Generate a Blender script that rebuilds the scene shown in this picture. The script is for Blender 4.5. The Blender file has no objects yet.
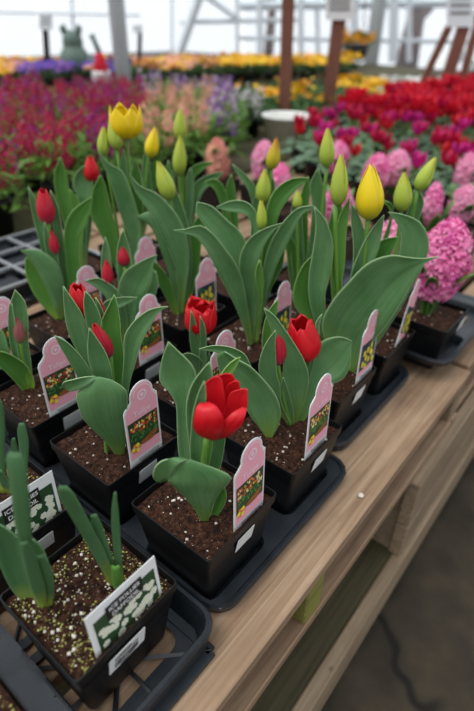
import bpy, bmesh, math, random
import numpy as np
from mathutils import Vector, Matrix, noise
random.seed(7)
SC = bpy.context.scene
COL = SC.collection
PI = math.pi

# ---------------------------------------------------------------- camera
# world: X runs along the bench edge, Y into the bench, Z up, floor at 0
ZR = 0.62                      # height of the pot rims on the bench
F_PX, PITCH, ROLL, CAM_H, YAW, OX, OY = 511.654, 0.581596, 0.0220735, 0.435187, 0.901111, -0.0224399, 0.2992024
_cp, _sp = math.cos(PITCH), math.sin(PITCH)
_fw = np.array([0, _cp, -_sp]); _u0 = np.array([0, _sp, _cp]); _r0 = np.array([1., 0, 0])
_r = _r0 * math.cos(ROLL) + _u0 * math.sin(ROLL); _up = np.cross(_r, _fw)
_U = np.array([math.cos(YAW), math.sin(YAW), 0]); _V = np.array([-math.sin(YAW), math.cos(YAW), 0])
def _w(v): return Vector((float(v @ _U), float(v @ _V), float(v[2])))
FW, RT, UP = _w(_fw), _w(_r), _w(_up)
_o = np.array([OX, OY, 0.0])
CAM = Vector((float(-_o @ _U), float(-_o @ _V), ZR + CAM_H))
HEAD = Vector((FW.x, FW.y, 0)).normalized()
SIDE = Vector((HEAD.y, -HEAD.x, 0))
cd = bpy.data.cameras.new('camera'); cam = bpy.data.objects.new('camera', cd); COL.objects.link(cam)
cd.sensor_fit = 'VERTICAL'; cd.sensor_height = 36; cd.lens = F_PX * 36 / 711
m = Matrix((RT, UP, -FW)).transposed().to_4x4(); m.translation = CAM
cam.matrix_world = m
cd.clip_start = 0.02; cd.clip_end = 200
cd.dof.use_dof = True
cd.dof.focus_distance = (Vector((0.10, 0.06, ZR + 0.06)) - CAM).dot(FW)
cd.dof.aperture_fstop = 3.3
SC.camera = cam

# ---------------------------------------------------------------- light
wd = bpy.data.worlds.new('world'); SC.world = wd; wd.use_nodes = True
nt = wd.node_tree; nt.nodes.clear()
out = nt.nodes.new('ShaderNodeOutputWorld'); bg = nt.nodes.new('ShaderNodeBackground')
tc = nt.nodes.new('ShaderNodeTexCoord'); sp = nt.nodes.new('ShaderNodeSeparateXYZ'); rp = nt.nodes.new('ShaderNodeValToRGB')
nt.links.new(tc.outputs['Generated'], sp.inputs[0]); nt.links.new(sp.outputs['Z'], rp.inputs[0])
rp.color_ramp.elements[0].position = 0.0; rp.color_ramp.elements[0].color = (0.93, 0.95, 0.97, 1)
rp.color_ramp.elements[1].position = 0.9; rp.color_ramp.elements[1].color = (0.78, 0.86, 0.95, 1)
dp = nt.nodes.new('ShaderNodeVectorMath'); dp.operation = 'DOT_PRODUCT'; dp.inputs[1].default_value = tuple((HEAD + Vector((0, 0, .9))).normalized())
nt.links.new(tc.outputs['Generated'], dp.inputs[0])
mr = nt.nodes.new('ShaderNodeMapRange'); mr.inputs[1].default_value = -.75; mr.inputs[2].default_value = .55; mr.inputs[3].default_value = .62; mr.inputs[4].default_value = 1.05
nt.links.new(dp.outputs['Value'], mr.inputs[0]); nt.links.new(mr.outputs[0], bg.inputs[1])
nt.links.new(rp.outputs[0], bg.inputs[0])
nt.links.new(bg.outputs[0], out.inputs[0])
sd = bpy.data.lights.new('sun', 'SUN'); sun = bpy.data.objects.new('sun', sd); COL.objects.link(sun)
sd.energy = 1.7; sd.angle = math.radians(38); sd.color = (1, 0.98, 0.95)
sun.rotation_euler = Vector((-0.45, 0.15, 1.0)).to_track_quat('Z', 'Y').to_euler()
sun.location = (0, 0, 5)
SC.view_settings.view_transform = 'Standard'; SC.view_settings.look = 'None'
SC.view_settings.exposure = 0.3; SC.view_settings.gamma = 1; SC.view_settings.use_curve_mapping = False
SC.cycles.use_denoising = True
SC.cycles.max_bounces = 6; SC.cycles.transparent_max_bounces = 8

# ---------------------------------------------------------------- helpers
def ray(x, y): return FW + RT * ((x - 237) / F_PX) + UP * ((355.5 - y) / F_PX)
def atz(x, y, z):                     # z is measured from the pot rims
    d = ray(x, y); return CAM + d * ((ZR + z - CAM.z) / d.z)
def atp(x, y, base, off=0.0):         # on the upright plane through base that faces the heading, off metres behind it
    d = ray(x, y); t = ((base - CAM).dot(HEAD) + off) / d.dot(HEAD)
    return CAM + d * t
def lin(c):
    if isinstance(c, str): c = [int(c[i:i + 2], 16) / 255 for i in (0, 2, 4)]
    return tuple(v / 12.92 if v <= .04045 else ((v + .055) / 1.055) ** 2.4 for v in c) + (1,)

class N:                              # tiny node builder
    def __init__(s, name):
        s.m = bpy.data.materials.new(name); s.m.use_nodes = True; s.t = s.m.node_tree; s.t.nodes.clear()
        s.o = s.n('OutputMaterial'); s.b = s.n('BsdfPrincipled'); s.l(s.b.outputs[0], s.o.inputs[0])
    def n(s, k, **kw):
        x = s.t.nodes.new('ShaderNode' + k)
        for a, v in kw.items(): setattr(x, a, v)
        return x
    def l(s, a, b): s.t.links.new(a, b)
    def ramp(s, src, stops):
        r = s.n('ValToRGB'); e = r.color_ramp.elements
        while len(e) > 1: e.remove(e[-1])
        e[0].position = stops[0][0]; e[0].color = lin(stops[0][1])
        for p, c in stops[1:]: q = e.new(p); q.color = lin(c)
        s.l(src, r.inputs[0]); return r.outputs[0]
    def noise(s, scale, detail=4, vec=None, rough=.55, dist=0):
        x = s.n('TexNoise'); x.inputs['Scale'].default_value = scale; x.inputs['Detail'].default_value = detail
        x.inputs['Roughness'].default_value = rough; x.inputs['Distortion'].default_value = dist
        if vec is not None: s.l(vec, x.inputs['Vector'])
        return x.outputs['Fac']
    def coord(s, k='Object', scale=(1, 1, 1)):
        c = s.n('TexCoord'); mp = s.n('Mapping'); mp.inputs['Scale'].default_value = scale
        s.l(c.outputs[k], mp.inputs[0]); return mp.outputs[0]
    def mix(s, f, a, b, mode='MIX'):
        x = s.n('Mix', data_type='RGBA', blend_type=mode)
        if isinstance(f, (int, float)): x.inputs[0].default_value = f
        else: s.l(f, x.inputs[0])
        for v, i in ((a, 6), (b, 7)):
            if isinstance(v, (str, tuple)): x.inputs[i].default_value = lin(v)
            else: s.l(v, x.inputs[i])
        return x.outputs[2]
    def math(s, op, a, b=None, c=None):
        x = s.n('Math', operation=op)
        for i, v in enumerate((a, b, c)):
            if v is None: continue
            if isinstance(v, (int, float)): x.inputs[i].default_value = v
            else: s.l(v, x.inputs[i])
        return x.outputs[0]
    def col(s, c):
        if isinstance(c, (str, tuple)): s.b.inputs['Base Color'].default_value = lin(c)
        else: s.l(c, s.b.inputs['Base Color'])
        return s
    def set(s, rough=.5, spec=.5, metal=0, **kw):
        s.b.inputs['Roughness'].default_value = rough; s.b.inputs['Specular IOR Level'].default_value = spec
        s.b.inputs['Metallic'].default_value = metal
        return s
    def bump(s, h, strength=.3, dist=.001):
        b = s.n('Bump'); b.inputs['Strength'].default_value = strength; b.inputs['Distance'].default_value = dist
        s.l(h, b.inputs['Height']); s.l(b.outputs[0], s.b.inputs['Normal']); return s
    def translucent(s, c, f):
        t = s.n('BsdfTranslucent'); mx = s.n('MixShader'); mx.inputs[0].default_value = f
        if isinstance(c, (str, tuple)): t.inputs[0].default_value = lin(c)
        else: s.l(c, t.inputs[0])
        s.l(s.b.outputs[0], mx.inputs[1]); s.l(t.outputs[0], mx.inputs[2]); s.l(mx.outputs[0], s.o.inputs[0]); return s

def plain(name, c, rough=.6, spec=.4, metal=0, var=.0, scale=30):
    n = N(name)
    if var:
        f = n.noise(scale, 4, n.coord())
        c1 = lin(c); hexa = c
        n.col(n.mix(f, c, '1a1815' if var > .5 else 'ffffff')) if False else None
        x = n.n('HueSaturation'); x.inputs['Color'].default_value = c1
        n.l(n.math('MULTIPLY_ADD', f, var * 2, 1 - var), x.inputs['Value']); n.l(x.outputs[0], n.b.inputs['Base Color'])
    else: n.col(c)
    return n.set(rough, spec, metal).m

def leaf_mat(name, base, light, edge, root, rough=.42):
    n = N(name); uv = n.n('TexCoord'); s = n.n('SeparateXYZ'); n.l(uv.outputs['UV'], s.inputs[0])
    U, V = s.outputs[0], s.outputs[1]
    a = n.math('ABSOLUTE', n.math('MULTIPLY_ADD', U, 2, -1))
    mp = n.n('Mapping'); mp.inputs['Scale'].default_value = (46, 1.2, 1); n.l(uv.outputs['UV'], mp.inputs[0])
    veins = n.noise(1.0, 3, mp.outputs[0])
    blot = n.noise(22, 3, n.coord())
    c = n.mix(n.ramp(blot, [(.3, '000000'), (.8, '999999')]), base, light)
    c = n.mix(n.ramp(veins, [(.4, '000000'), (.72, '9a9a9a')]), c, light)
    c = n.mix(n.ramp(V, [(.0, 'ffffff'), (.28, '000000')]), c, root)
    c = n.mix(n.ramp(a, [(.94, '000000'), (1, 'd8d8d8')]), c, edge)
    n.col(c).set(rough - .04, .4).bump(veins, .5, .0009).translucent(n.mix(.5, c, 'a0c830'), .24)
    return n.m
def petal_mat(name, base, tip, root, dark):
    n = N(name); uv = n.n('TexCoord'); s = n.n('SeparateXYZ'); n.l(uv.outputs['UV'], s.inputs[0])
    mp = n.n('Mapping'); mp.inputs['Scale'].default_value = (30, 1.5, 1); n.l(uv.outputs['UV'], mp.inputs[0])
    st = n.noise(1, 3, mp.outputs[0])
    c = n.mix(n.ramp(s.outputs[1], [(.55, '000000'), (1, 'ffffff')]), base, tip)
    c = n.mix(n.ramp(s.outputs[1], [(0, 'ffffff'), (.35, '000000')]), c, root)
    c = n.mix(n.ramp(st, [(.45, '000000'), (.8, '999999')]), c, dark)
    n.col(c).set(.38, .4).bump(st, .4, .0006).translucent(c, .22)
    return n.m

M = {}
M['leaf'] = leaf_mat('tulip_leaf', '4b7d46', '9abf8c', 'b8d09e', '7d9a3c')
M['leaf2'] = leaf_mat('tulip_leaf_green', '42762e', '74a84e', 'a8c880', '8cab3a')
M['leafy'] = leaf_mat('tulip_leaf_bright', '5c9440', '83b552', 'b9d880', '96b83c')
M['nleaf'] = leaf_mat('daffodil_leaf', '436c46', '68905e', '76a070', 'a4b444', .45)
M['hleaf'] = leaf_mat('hyacinth_leaf', '3d6e2e', '578b3c', '86a860', '6d9040', .35)
M['red'] = petal_mat('red_petal', 'd3101e', 'e2202a', 'b81a28', '9c0a18')
M['redbud'] = petal_mat('closed_red_petal', 'c32038', 'd8202c', 'a8485a', '9a1a38')
M['pinkbud'] = petal_mat('dull_pink_petal', '9c5a58', 'b06a60', '7c8850', '84484a')
M['yellow'] = petal_mat('yellow_petal', 'f2cf10', 'f6d818', 'd8c820', 'e0b008')
M['ybud'] = petal_mat('yellow_bud_petal', 'f8dc20', 'fae02c', 'b4c034', 'eecb20')
M['gbud'] = petal_mat('green_bud_petal', 'b6c84c', 'd2d04c', '90b04a', '93ae42')
M['obud'] = petal_mat('orange_tipped_petal', 'd0bc30', 'd08828', '9cb038', 'b89c20')
M['stem'] = leaf_mat('stem', '6c9c40', '7fac4c', '8fb858', 'a0b850')
n = N('black_plastic'); f = n.noise(60, 4, n.coord())
n.col(n.ramp(f, [(.35, '0a0b0c'), (.8, '131416')])).set(.4, .35).bump(f, .1, .0005); M['plastic'] = n.m
n = N('tray_plastic'); f = n.noise(25, 5, n.coord()); g = n.noise(160, 3, n.coord())
n.col(n.mix(n.ramp(g, [(.62, '000000'), (.75, '777777')]), n.ramp(f, [(.35, '13171b'), (.75, '232a30')]), '4a4843')).set(.42, .5).bump(f, .15, .001); M['tray'] = n.m
n = N('potting_soil'); a = n.noise(170, 7, n.coord(), .8); b = n.noise(700, 3, n.coord())
n.col(n.ramp(a, [(.36, '100805'), (.48, '301c12'), (.6, '4e3121'), (.74, '8c6848')])).set(.9, .2).bump(b, .8, .002); M['soil'] = n.m
M['perlite'] = plain('perlite', 'd8cfc0', .9, .2, var=.25, scale=200)
M['moss'] = plain('yellow_green_crust', 'a8a860', .95, .1, var=.35, scale=200)
def wood(name, c0, c1, c2, grime, gs=(.45, .62)):
    n = N(name); v = n.coord('Object', (2.6, 70, 70)); g = n.noise(1.3, 7, v, .65, .8)
    w2 = n.noise(7, 5, n.coord()); k = n.noise(3.2, 2, n.coord('Object', (1, 2.4, 1)))
    c = n.ramp(g, [(.3, c0), (.5, c1), (.72, c2)])
    c = n.mix(n.ramp(w2, [(gs[0], '000000'), (gs[1] + .12, 'aaaaaa')]), c, grime)
    vo = n.n('TexVoronoi'); n.l(n.coord('Object', (1, 1.7, 1)), vo.inputs['Vector']); vo.inputs['Scale'].default_value = 11
    c = n.mix(n.ramp(vo.outputs['Distance'], [(.05, 'ffffff'), (.1, '000000')]), c, '46342a')
    n.col(c).set(.78, .25).bump(g, .35, .0015); return n.m
M['wood'] = wood('pallet_wood', '745a48', '957a60', 'ae947a', '5f4a39', (.46, .58))
M['wood2'] = wood('weathered_wood', '70604c', '8a7760', 'a08d74', '554838')
M['mosswood'] = wood('mossy_wood', '3c3626', '4c4631', '5c543c', '4a5226')
M['greenwood'] = wood('green_stained_wood', '6c6a38', '83813f', '9a9650', '5c4a30')
M['stake'] = wood('brown_stake', '6a4236', '7c5042', '8c5f4e', '553428')
n = N('asphalt'); v = n.coord(); a = n.noise(9, 6, v); b = n.noise(420, 4, v, .7)
vo = n.n('TexVoronoi', feature='DISTANCE_TO_EDGE'); vo.inputs['Scale'].default_value = 1.15
dn = n.n('TexNoise'); dn.inputs['Scale'].default_value = 6; n.l(v, dn.inputs['Vector'])
av = n.n('VectorMath', operation='MULTIPLY_ADD'); n.l(dn.outputs['Color'], av.inputs[0]); av.inputs[1].default_value = (.16, .16, .16); n.l(v, av.inputs[2]); n.l(av.outputs[0], vo.inputs['Vector'])
c = n.ramp(a, [(.3, '2e2820'), (.55, '3e362b'), (.75, '4c4234')])  # brown tones lowered so the colour carries the bench's shade over the aisle
c = n.mix(n.ramp(b, [(.55, '000000'), (.78, '555555')]), c, '6a6058')
c = n.mix(n.ramp(vo.outputs['Distance'], [(.003, 'ffffff'), (.010, '000000')]), c, '1c1a16')
n.col(c).set(.85, .25).bump(b, .5, .003); M['asphalt'] = n.m
M['concrete'] = plain('concrete', '8b877e', .9, .2, var=.3, scale=20)
M['metal'] = plain('galvanised_metal', 'dde4e8', .5, .4, 0, var=.08, scale=6)
M['alu'] = plain('hazy_frame', 'e2e8ec', .6, .4, var=.1, scale=4)  # whitened: the haze before the backlit glass is put into the colour
M['white'] = plain('white_card', 'e6e6e4', .45, .4)
M['ink'] = plain('black_print', '20201f', .5, .3)
M['grey'] = plain('grey_print', '8a8a88', .5, .3)
M['pink'] = plain('pink_print', 'f8aebe', .4, .5)
M['palepink'] = plain('pale_pink_print', 'fadce6', .4, .5)
M['dkgreen'] = plain('dark_green_print', '2c4a2c', .4, .5)
M['bluegreen'] = plain('dark_blue_print', '1d3a48', .4, .5)
for k, c in dict(porange='ec8a3c', pyellow='f6de48', pred='d04436', pgreen='62a048', pcream='ece4b8', pbrown='9a5c30', pwhite='e8ead8').items():
    M[k] = plain(k[1:] + '_print', c, .4, .5)
def flower_mat(name, c1, c2):
    n = N(name); f = n.noise(60, 3, n.coord()); c = n.ramp(f, [(.35, c1), (.65, c2)])
    n.col(c).set(.5, .3).translucent(c, .25); return n.m
for k, (a, b) in dict(fmag=('86103e', 'b01c56'), fmag2=('9c1638', 'c03050'), fpur=('84186a', 'a83088'), fsal=('d88478', 'e8a898'), fvio=('70408c', '9868b0'),
                      flil=('c8a8cc', 'e0cce0'), fwhite=('dcdcd4', 'f0f0ea'), fhy=('e868a8', 'fa90c4'), fhy2=('ee8cb8', 'fabcd6'), fhy3=('d04c94', 'e468ac'), fhy4=('ee7cb4', 'fca0cc'), fred=('c0102a', 'e22238'), fcrim=('a00c38', 'c81848'), fcym=('b0146c', 'd42c8c'),
                      fyel=('e4b414', 'f4d02c'), fora=('e09020', 'f0ac38'), fpan=('5a3ca0', '7c5cc4'), fpeach=('e4a084', 'f0bca0'), fbud=('8c9048', 'a8a460')).items():
    M[k] = flower_mat('blossom_' + k, a, b)
M['fol'] = flower_mat('foliage', '35582e', '52793c'); M['fol2'] = flower_mat('grey_green_foliage', '4a6a4c', '789474'); M['fol3'] = flower_mat('bright_foliage', '4f7c30', '7ca048')

def link(name, me, mats, parent=None):
    o = bpy.data.objects.new(name, me); COL.objects.link(o)
    for k in (mats if isinstance(mats, (list, tuple)) else [mats]): me.materials.append(M[k] if isinstance(k, str) else k)
    if parent is not None:
        o.parent = parent
        o.matrix_parent_inverse = Matrix.Translation(parent.location).inverted() if parent.type == 'EMPTY' and parent.parent is None else Matrix()
    return o
def mesh(name, V, Fc, mats, parent=None, smooth=False, uv=None, mi=None):
    """vertices are world coordinates; a child keeps them whatever its parent's place"""
    me = bpy.data.meshes.new(name); me.from_pydata([tuple(v) for v in V], [], Fc); me.validate()
    if smooth: me.polygons.foreach_set('use_smooth', [True] * len(me.polygons))
    if mi: me.polygons.foreach_set('material_index', mi[:len(me.polygons)])
    if uv:
        l = me.uv_layers.new(name='UVMap')
        for p in me.polygons:
            for li in p.loop_indices: l.data[li].uv = uv[me.loops[li].vertex_index]
    return link(name, me, mats, parent)
def tag(o, label=None, cat=None, group=None, kind=None):
    if label: o['label'] = label
    if cat: o['category'] = cat
    if group: o['group'] = group
    if kind: o['kind'] = kind
    return o
def thing(name, label, cat, loc=(0, 0, 0), group=None):
    o = bpy.data.objects.new(name, None); COL.objects.link(o); o.location = loc; o.empty_display_size = .05
    return tag(o, label, cat, group)
class MB:
    def __init__(s): s.v = []; s.f = []; s.mi = []
    def add(s, V, F_, m=0):
        k = len(s.v); s.v += [Vector(v) for v in V]; s.f += [tuple(i + k for i in f) for f in F_]; s.mi += [m] * len(F_); return s
    def box(s, a, b, m=0, c=None, ang=0):
        x0, y0, z0 = a; x1, y1, z1 = b
        V = [Vector(p) for p in ((x0, y0, z0), (x1, y0, z0), (x1, y1, z0), (x0, y1, z0), (x0, y0, z1), (x1, y0, z1), (x1, y1, z1), (x0, y1, z1))]
        if ang:
            R = Matrix.Rotation(ang, 3, 'Z'); c = Vector(c); V = [R @ (v - c) + c for v in V]
        return s.add(V, [(0, 3, 2, 1), (4, 5, 6, 7), (0, 1, 5, 4), (1, 2, 6, 5), (2, 3, 7, 6), (3, 0, 4, 7)], m)
    def tube(s, pts, rad, n=8, m=0, caps=True):
        pts = [Vector(p) for p in pts]; rad = rad if isinstance(rad, (list, tuple)) else [rad] * len(pts); k = len(s.v); V = []
        for i, p in enumerate(pts):
            t = (pts[min(i + 1, len(pts) - 1)] - pts[max(i - 1, 0)]).normalized()
            a = t.cross(Vector((0.3, 0.1, 1)) if abs(t.z) < .9 else Vector((1, 0, 0))).normalized(); b = t.cross(a)
            V += [p + (a * math.cos(2 * PI * j / n) + b * math.sin(2 * PI * j / n)) * rad[i] for j in range(n)]
        F_ = [(i * n + j, i * n + (j + 1) % n, (i + 1) * n + (j + 1) % n, (i + 1) * n + j) for i in range(len(pts) - 1) for j in range(n)]
        if caps: F_ += [tuple(range(n))[::-1], tuple((len(pts) - 1) * n + j for j in range(n))]
        return s.add(V, F_, m)
    def lathe(s, c, prof, n=20, m=0):
        V = [Vector((c[0] + r * math.cos(2 * PI * j / n), c[1] + r * math.sin(2 * PI * j / n), c[2] + z)) for r, z in prof for j in range(n)]
        F_ = [(i * n + j, i * n + (j + 1) % n, (i + 1) * n + (j + 1) % n, (i + 1) * n + j) for i in range(len(prof) - 1) for j in range(n)]
        return s.add(V, F_, m)
    def build(s, name, mats, parent=None, smooth=False):
        return mesh(name, s.v, s.f, mats, parent, smooth, mi=s.mi)
def bevel(o, w=.003, seg=2):
    b = o.modifiers.new('bevel', 'BEVEL'); b.width = w; b.segments = seg; b.limit_method = 'ANGLE'; return o
def crom(P, n):
    """Catmull-Rom through rows of numbers"""
    P = [np.array(p, float) for p in P]; out = []
    if len(P) == 2: return [P[0] + (P[1] - P[0]) * i / (n - 1) for i in range(n)]
    d = [0]
    for a, b in zip(P, P[1:]): d.append(d[-1] + max(1e-6, np.linalg.norm((b - a)[:4])))
    for i in range(n):
        x = d[-1] * i / (n - 1); k = max(0, min(len(P) - 2, sum(1 for q in d[1:-1] if q <= x)))
        t = (x - d[k]) / (d[k + 1] - d[k])
        h = d[k + 1] - d[k]
        m0 = (P[k + 1] - P[k - 1]) / (d[k + 1] - d[k - 1]) * h if k > 0 else (P[k + 1] - P[k])
        m1 = (P[k + 2] - P[k]) / (d[k + 2] - d[k]) * h if k < len(P) - 2 else (P[k + 1] - P[k])
        out.append((2 * t ** 3 - 3 * t ** 2 + 1) * P[k] + (t ** 3 - 2 * t ** 2 + t) * m0 + (-2 * t ** 3 + 3 * t ** 2) * P[k + 1] + (t ** 3 - t ** 2) * m1)
    return out

def leaf(parent, base, rows, d=(0, 0), cup=.18, mat='leaf', n=26, k=9, wave=.0, name='leaf', flap=None, bow=0.0, thick=.0009):
    """rows run tip -> root: left edge, right edge (and their depths in cm); d = depth in cm at tip and root; bow = extra depth midway"""
    V = []; Fc = []; uv = []; T = []
    def sheet(rows, d, cup, n, v0, v1):
        R = [list(r[:4]) + (list(r[4:6]) if len(r) > 4 else [0, 0]) for r in rows]; R = crom(R, n); s0 = len(V)
        for i, r in enumerate(R):
            s = i / (n - 1); dd = d[0] * (1 - s) + d[1] * s + bow * 4 * s * (1 - s)
            L = atp(r[0], r[1], base, (dd + r[4]) / 100); Rr = atp(r[2], r[3], base, (dd + r[5]) / 100); w = (Rr - L).length
            for j in range(k):
                t = j / (k - 1); e = (2 * t - 1)
                off = cup * w * (1 - e * e) + .014 * w * math.sin(9 * t + 6 * s) * (1 - abs(e)) + wave * w * math.sin(s * 9 + (2 if e > 0 else 0)) * e * e - .03 * w * math.exp(-(e / .16) ** 2) * (1 if cup > 0 else -1)
                V.append(L.lerp(Rr, t) + HEAD * off); uv.append((t, v0 + (v1 - v0) * s))
        for i in range(n - 1):
            for j in range(k - 1):
                a = s0 + i * k + j; Fc.append((a, a + k, a + k + 1, a + 1))
    sheet(rows, d, cup, n, 1, 0)
    if flap: sheet(flap[0], flap[1], flap[2], 12, .9, .75)
    o = mesh(name, V, Fc, mat, parent, True, uv)
    if thick:
        s = o.modifiers.new('thickness', 'SOLIDIFY'); s.thickness = thick; s.offset = 0
    return o
def stem(parent, base, pts, r=.0026, d=0, mat='stem', name='stem'):
    P = [list(p) + ([0] if len(p) < 3 else []) for p in pts]
    P = crom([[p[0], p[1], p[0], p[1], p[2]] for p in P], 10)
    W = [atp(p[0], p[1], base, (d + p[4]) / 100) for p in P]
    b = MB().tube(W, r, 8); uv = [(.5, .6)] * len(b.v)
    return mesh(name, b.v, b.f, mat, parent, True, uv)
def tulip(parent, base, bot, top, wpx, mat, d=(0, 0), open=0.0, seed=0, name='tulip_flower', n=14, k=9, ruffle=.0, spread=1.0, jag=.0, petal=True, turn=0., lens=None, pointy=0.):
    """six petals on the axis bot -> top (pixels of the photo on the plant's plane), open 0 = closed bud"""
    rnd = random.Random(seed); A = atp(*bot, base, d[0] / 100); B = atp(*top, base, d[1] / 100)
    ax = (B - A); H = ax.length; ax.normalize(); R = wpx / F_PX * (A - CAM).dot(FW) / 2 * (.9 if open == 0 else 1)
    e1 = ax.cross(Vector((0, 0, 1)) if abs(ax.z) < .95 else HEAD).normalized(); e1 = (SIDE - ax * SIDE.dot(ax)).normalized(); e2 = ax.cross(e1)
    def prof(s):
        c = math.sin(PI * max(0, min(1, s)) ** .66) ** 1.0 if 0 < s < 1 else 0
        q = math.sqrt(max(0, 1 - (1 - min(s / .5, 1)) ** 2)); o_ = q * (1 + (open - 1) * .55 * max(0, (s - .45) / .55) ** 1.5)
        w = min(1, open); return c * (1 - w) + o_ * w
    def petal_mesh(k0, inner, holder, nm):
        V = []; uv = []; Fc = []; th0 = turn + k0 * 2 * PI / 3 + (PI / 3 if inner else 0) + rnd.uniform(-.12, .12)
        L = (1 - (.05 if inner else 0) + rnd.uniform(-.05, .04) * min(1, open * 2)) * (lens[k0 + (3 if inner else 0)] if lens else 1)
        a0 = (1.15 if not inner else 1.1) * spread
        for i in range(n):
            s = i / (n - 1); half = a0 * (1 - s ** (2.2 + 2.6 * min(1, open))) ** .55 if s < 1 else 0
            half = half * (.55 + .45 * min(1, s * 4))
            if pointy: half *= 1 - pointy * s ** 4
            rr = R * prof(s * .985 + .0) * (.93 if inner else 1.0) + .0012
            for j in range(k):
                e = 2 * j / (k - 1) - 1; th = th0 + half * e + (.10 * s)
                sj = s * L + (jag * math.sin(j * 2.3 + k0 * 2) * (s ** 5)) - ruffle * .1 * e * e * s
                r2 = rr * (1 + .05 * (1 - e * e) - (0.04 * e if not open else 0)) + ruffle * R * .12 * math.sin(e * 5 + k0) * s ** 2
                V.append(A + ax * (H * sj) + (e1 * math.cos(th) + e2 * math.sin(th)) * r2); uv.append((j / (k - 1), s))
        for i in range(n - 1):
            for j in range(k - 1): a = i * k + j; Fc.append((a, a + 1, a + k + 1, a + k))
        o = mesh(nm, V, Fc, mat, holder, True, uv); sm = o.modifiers.new('thickness', 'SOLIDIFY'); sm.thickness = .0008; sm.offset = 0; return o
    core = MB().lathe((0, 0, 0), [(.0005, 0), (R * .35, H * .02), (R * .3, H * .06), (.0005, H * .1)], 10)
    q = Matrix((e1, e2, ax)).transposed(); V = [A + q @ v for v in core.v]
    fl = mesh(name, V, core.f, 'stem', parent, True, [(.5, .6)] * len(V))
    for inner in (True, False):
        for k0 in range(3): petal_mesh(k0, inner, fl, 'petal')
    if open > .4:                       # pistil and stamens in an opened flower
        b = MB().tube([A + ax * H * .05, A + ax * H * .4], R * .1, 6); mesh('pistil', b.v, b.f, 'stem', fl, True, [(.5, .6)] * len(b.v))
    return fl

# ---------------------------------------------------------------- pots, soil, tags
def rsq(cx, cy, h, r, z, n=4):
    P = []
    for qx, qy, a0 in ((1, 1, 0), (-1, 1, 90), (-1, -1, 180), (1, -1, 270)):
        for i in range(n + 1):
            a = math.radians(a0 + 90 * i / n); P.append(Vector((cx + qx * (h - r) + r * math.cos(a), cy + qy * (h - r) + r * math.sin(a), z)))
    return P
def pot_mesh(parent, cx, cy, side=.114, depth=.088, z=ZR, name='pot'):
    b = MB(); h = side / 2; loops = [(h * .80, .007, -depth), (h * .815, .007, -depth + .002), (h * .955, .005, -.013), (h * .985, .005, -.012), (h * .99, .005, -.011), (h, .005, -.0005), (h - .0003, .005, 0), (h - .0012, .0045, 0),
                             (h - .0015, .0045, -.0008), (h * .94, .005, -.025), (h * .90, .006, -.04)]
    n = 20
    for hh, r, dz in loops: b.v += rsq(cx, cy, hh, r, z + dz)
    for i in range(len(loops) - 1):
        for j in range(n): b.f.append((i * n + j, i * n + (j + 1) % n, (i + 1) * n + (j + 1) % n, (i + 1) * n + j))
    b.f.append(tuple(range(n))[::-1]); b.mi = [0] * len(b.f)
    return b.build(name, 'plastic', parent, False)
def soil_mesh(parent, cx, cy, side=.114, z=ZR, drop=.0085, res=40, seed=0, mound=.004, grains=150, crust=0):
    h = side / 2 * .945; V = []; Fc = []
    for i in range(res):
        for j in range(res):
            x = -h + 2 * h * i / (res - 1); y = -h + 2 * h * j / (res - 1)
            q = noise.noise(Vector((x * 60 + seed, y * 60, seed * 3))) * .0022 + noise.noise(Vector((x * 220 + seed, y * 220, 5))) * .0014
            V.append(Vector((cx + x, cy + y, z - drop + q + mound * (1 - max(abs(x), abs(y)) / h) ** .6)))
    for i in range(res - 1):
        for j in range(res - 1): a = i * res + j; Fc.append((a, a + res, a + res + 1, a + 1))
    so = mesh('soil', V, Fc, 'soil', parent, True)
    rnd = random.Random(seed + 99)
    def bits(count, rmin, rmax, mat, nm, bias=None, pw=2.5):
        b = MB()
        for _ in range(count):
            x = rnd.uniform(-h * .95, h * .95); y = rnd.uniform(-h * .95, h * .95)
            if bias and rnd.random() < .7: x, y = bias(rnd, h)
            r = rmin + (rmax - rmin) * rnd.random() ** pw; i = int((x + h) / (2 * h) * (res - 1)); j = int((y + h) / (2 * h) * (res - 1)); p = V[i * res + j]
            c = Vector((cx + x, cy + y, p.z + r * .3)); vs = []
            for dx, dy, dz in ((1, 0, 0), (-1, 0, 0), (0, 1, 0), (0, -1, 0), (0, 0, 1), (0, 0, -1)): vs.append(c + Vector((dx, dy, dz * .8)) * r * rnd.uniform(.7, 1.2))
            b.add(vs, [(0, 2, 4), (2, 1, 4), (1, 3, 4), (3, 0, 4), (2, 0, 5), (1, 2, 5), (3, 1, 5), (0, 3, 5)])
        if count: tag(b.build(nm, mat, so, True), kind='stuff')
    bits(int(grains * .8), .0004, .0027, 'perlite', 'perlite', pw=4)
    b = MB()
    if crust: bits(crust, .0005, .0017, 'moss', 'moss_crust', lambda r, h: ((r.uniform(-h, h), r.choice((-1, 1)) * h * r.uniform(.55, .95)) if r.random() < .5 else (r.choice((-1, 1)) * h * r.uniform(.5, .95), r.uniform(-h, h))))
    # coarse crumbs of bark give the soil its relief
    bits(grains * 3, .0006, .0022, 'soil', 'soil_crumbs')
    return so
def text_mesh(s, size, name, mat, parent, org, ex, ez, bold=0.0, align='CENTER'):
    c = bpy.data.curves.new('t', 'FONT'); c.body = s; c.size = size; c.align_x = align; c.offset = bold
    o = bpy.data.objects.new('t', c); COL.objects.link(o); dg = bpy.context.evaluated_depsgraph_get(); me = bpy.data.meshes.new_from_object(o.evaluated_get(dg))
    V = [org + ex * v.co.x + ez * v.co.y for v in me.vertices]; Fc = [tuple(p.vertices) for p in me.polygons]
    bpy.data.objects.remove(o); bpy.data.curves.remove(c); bpy.data.meshes.remove(me)
    return mesh(name, V, Fc, mat, parent)
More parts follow.
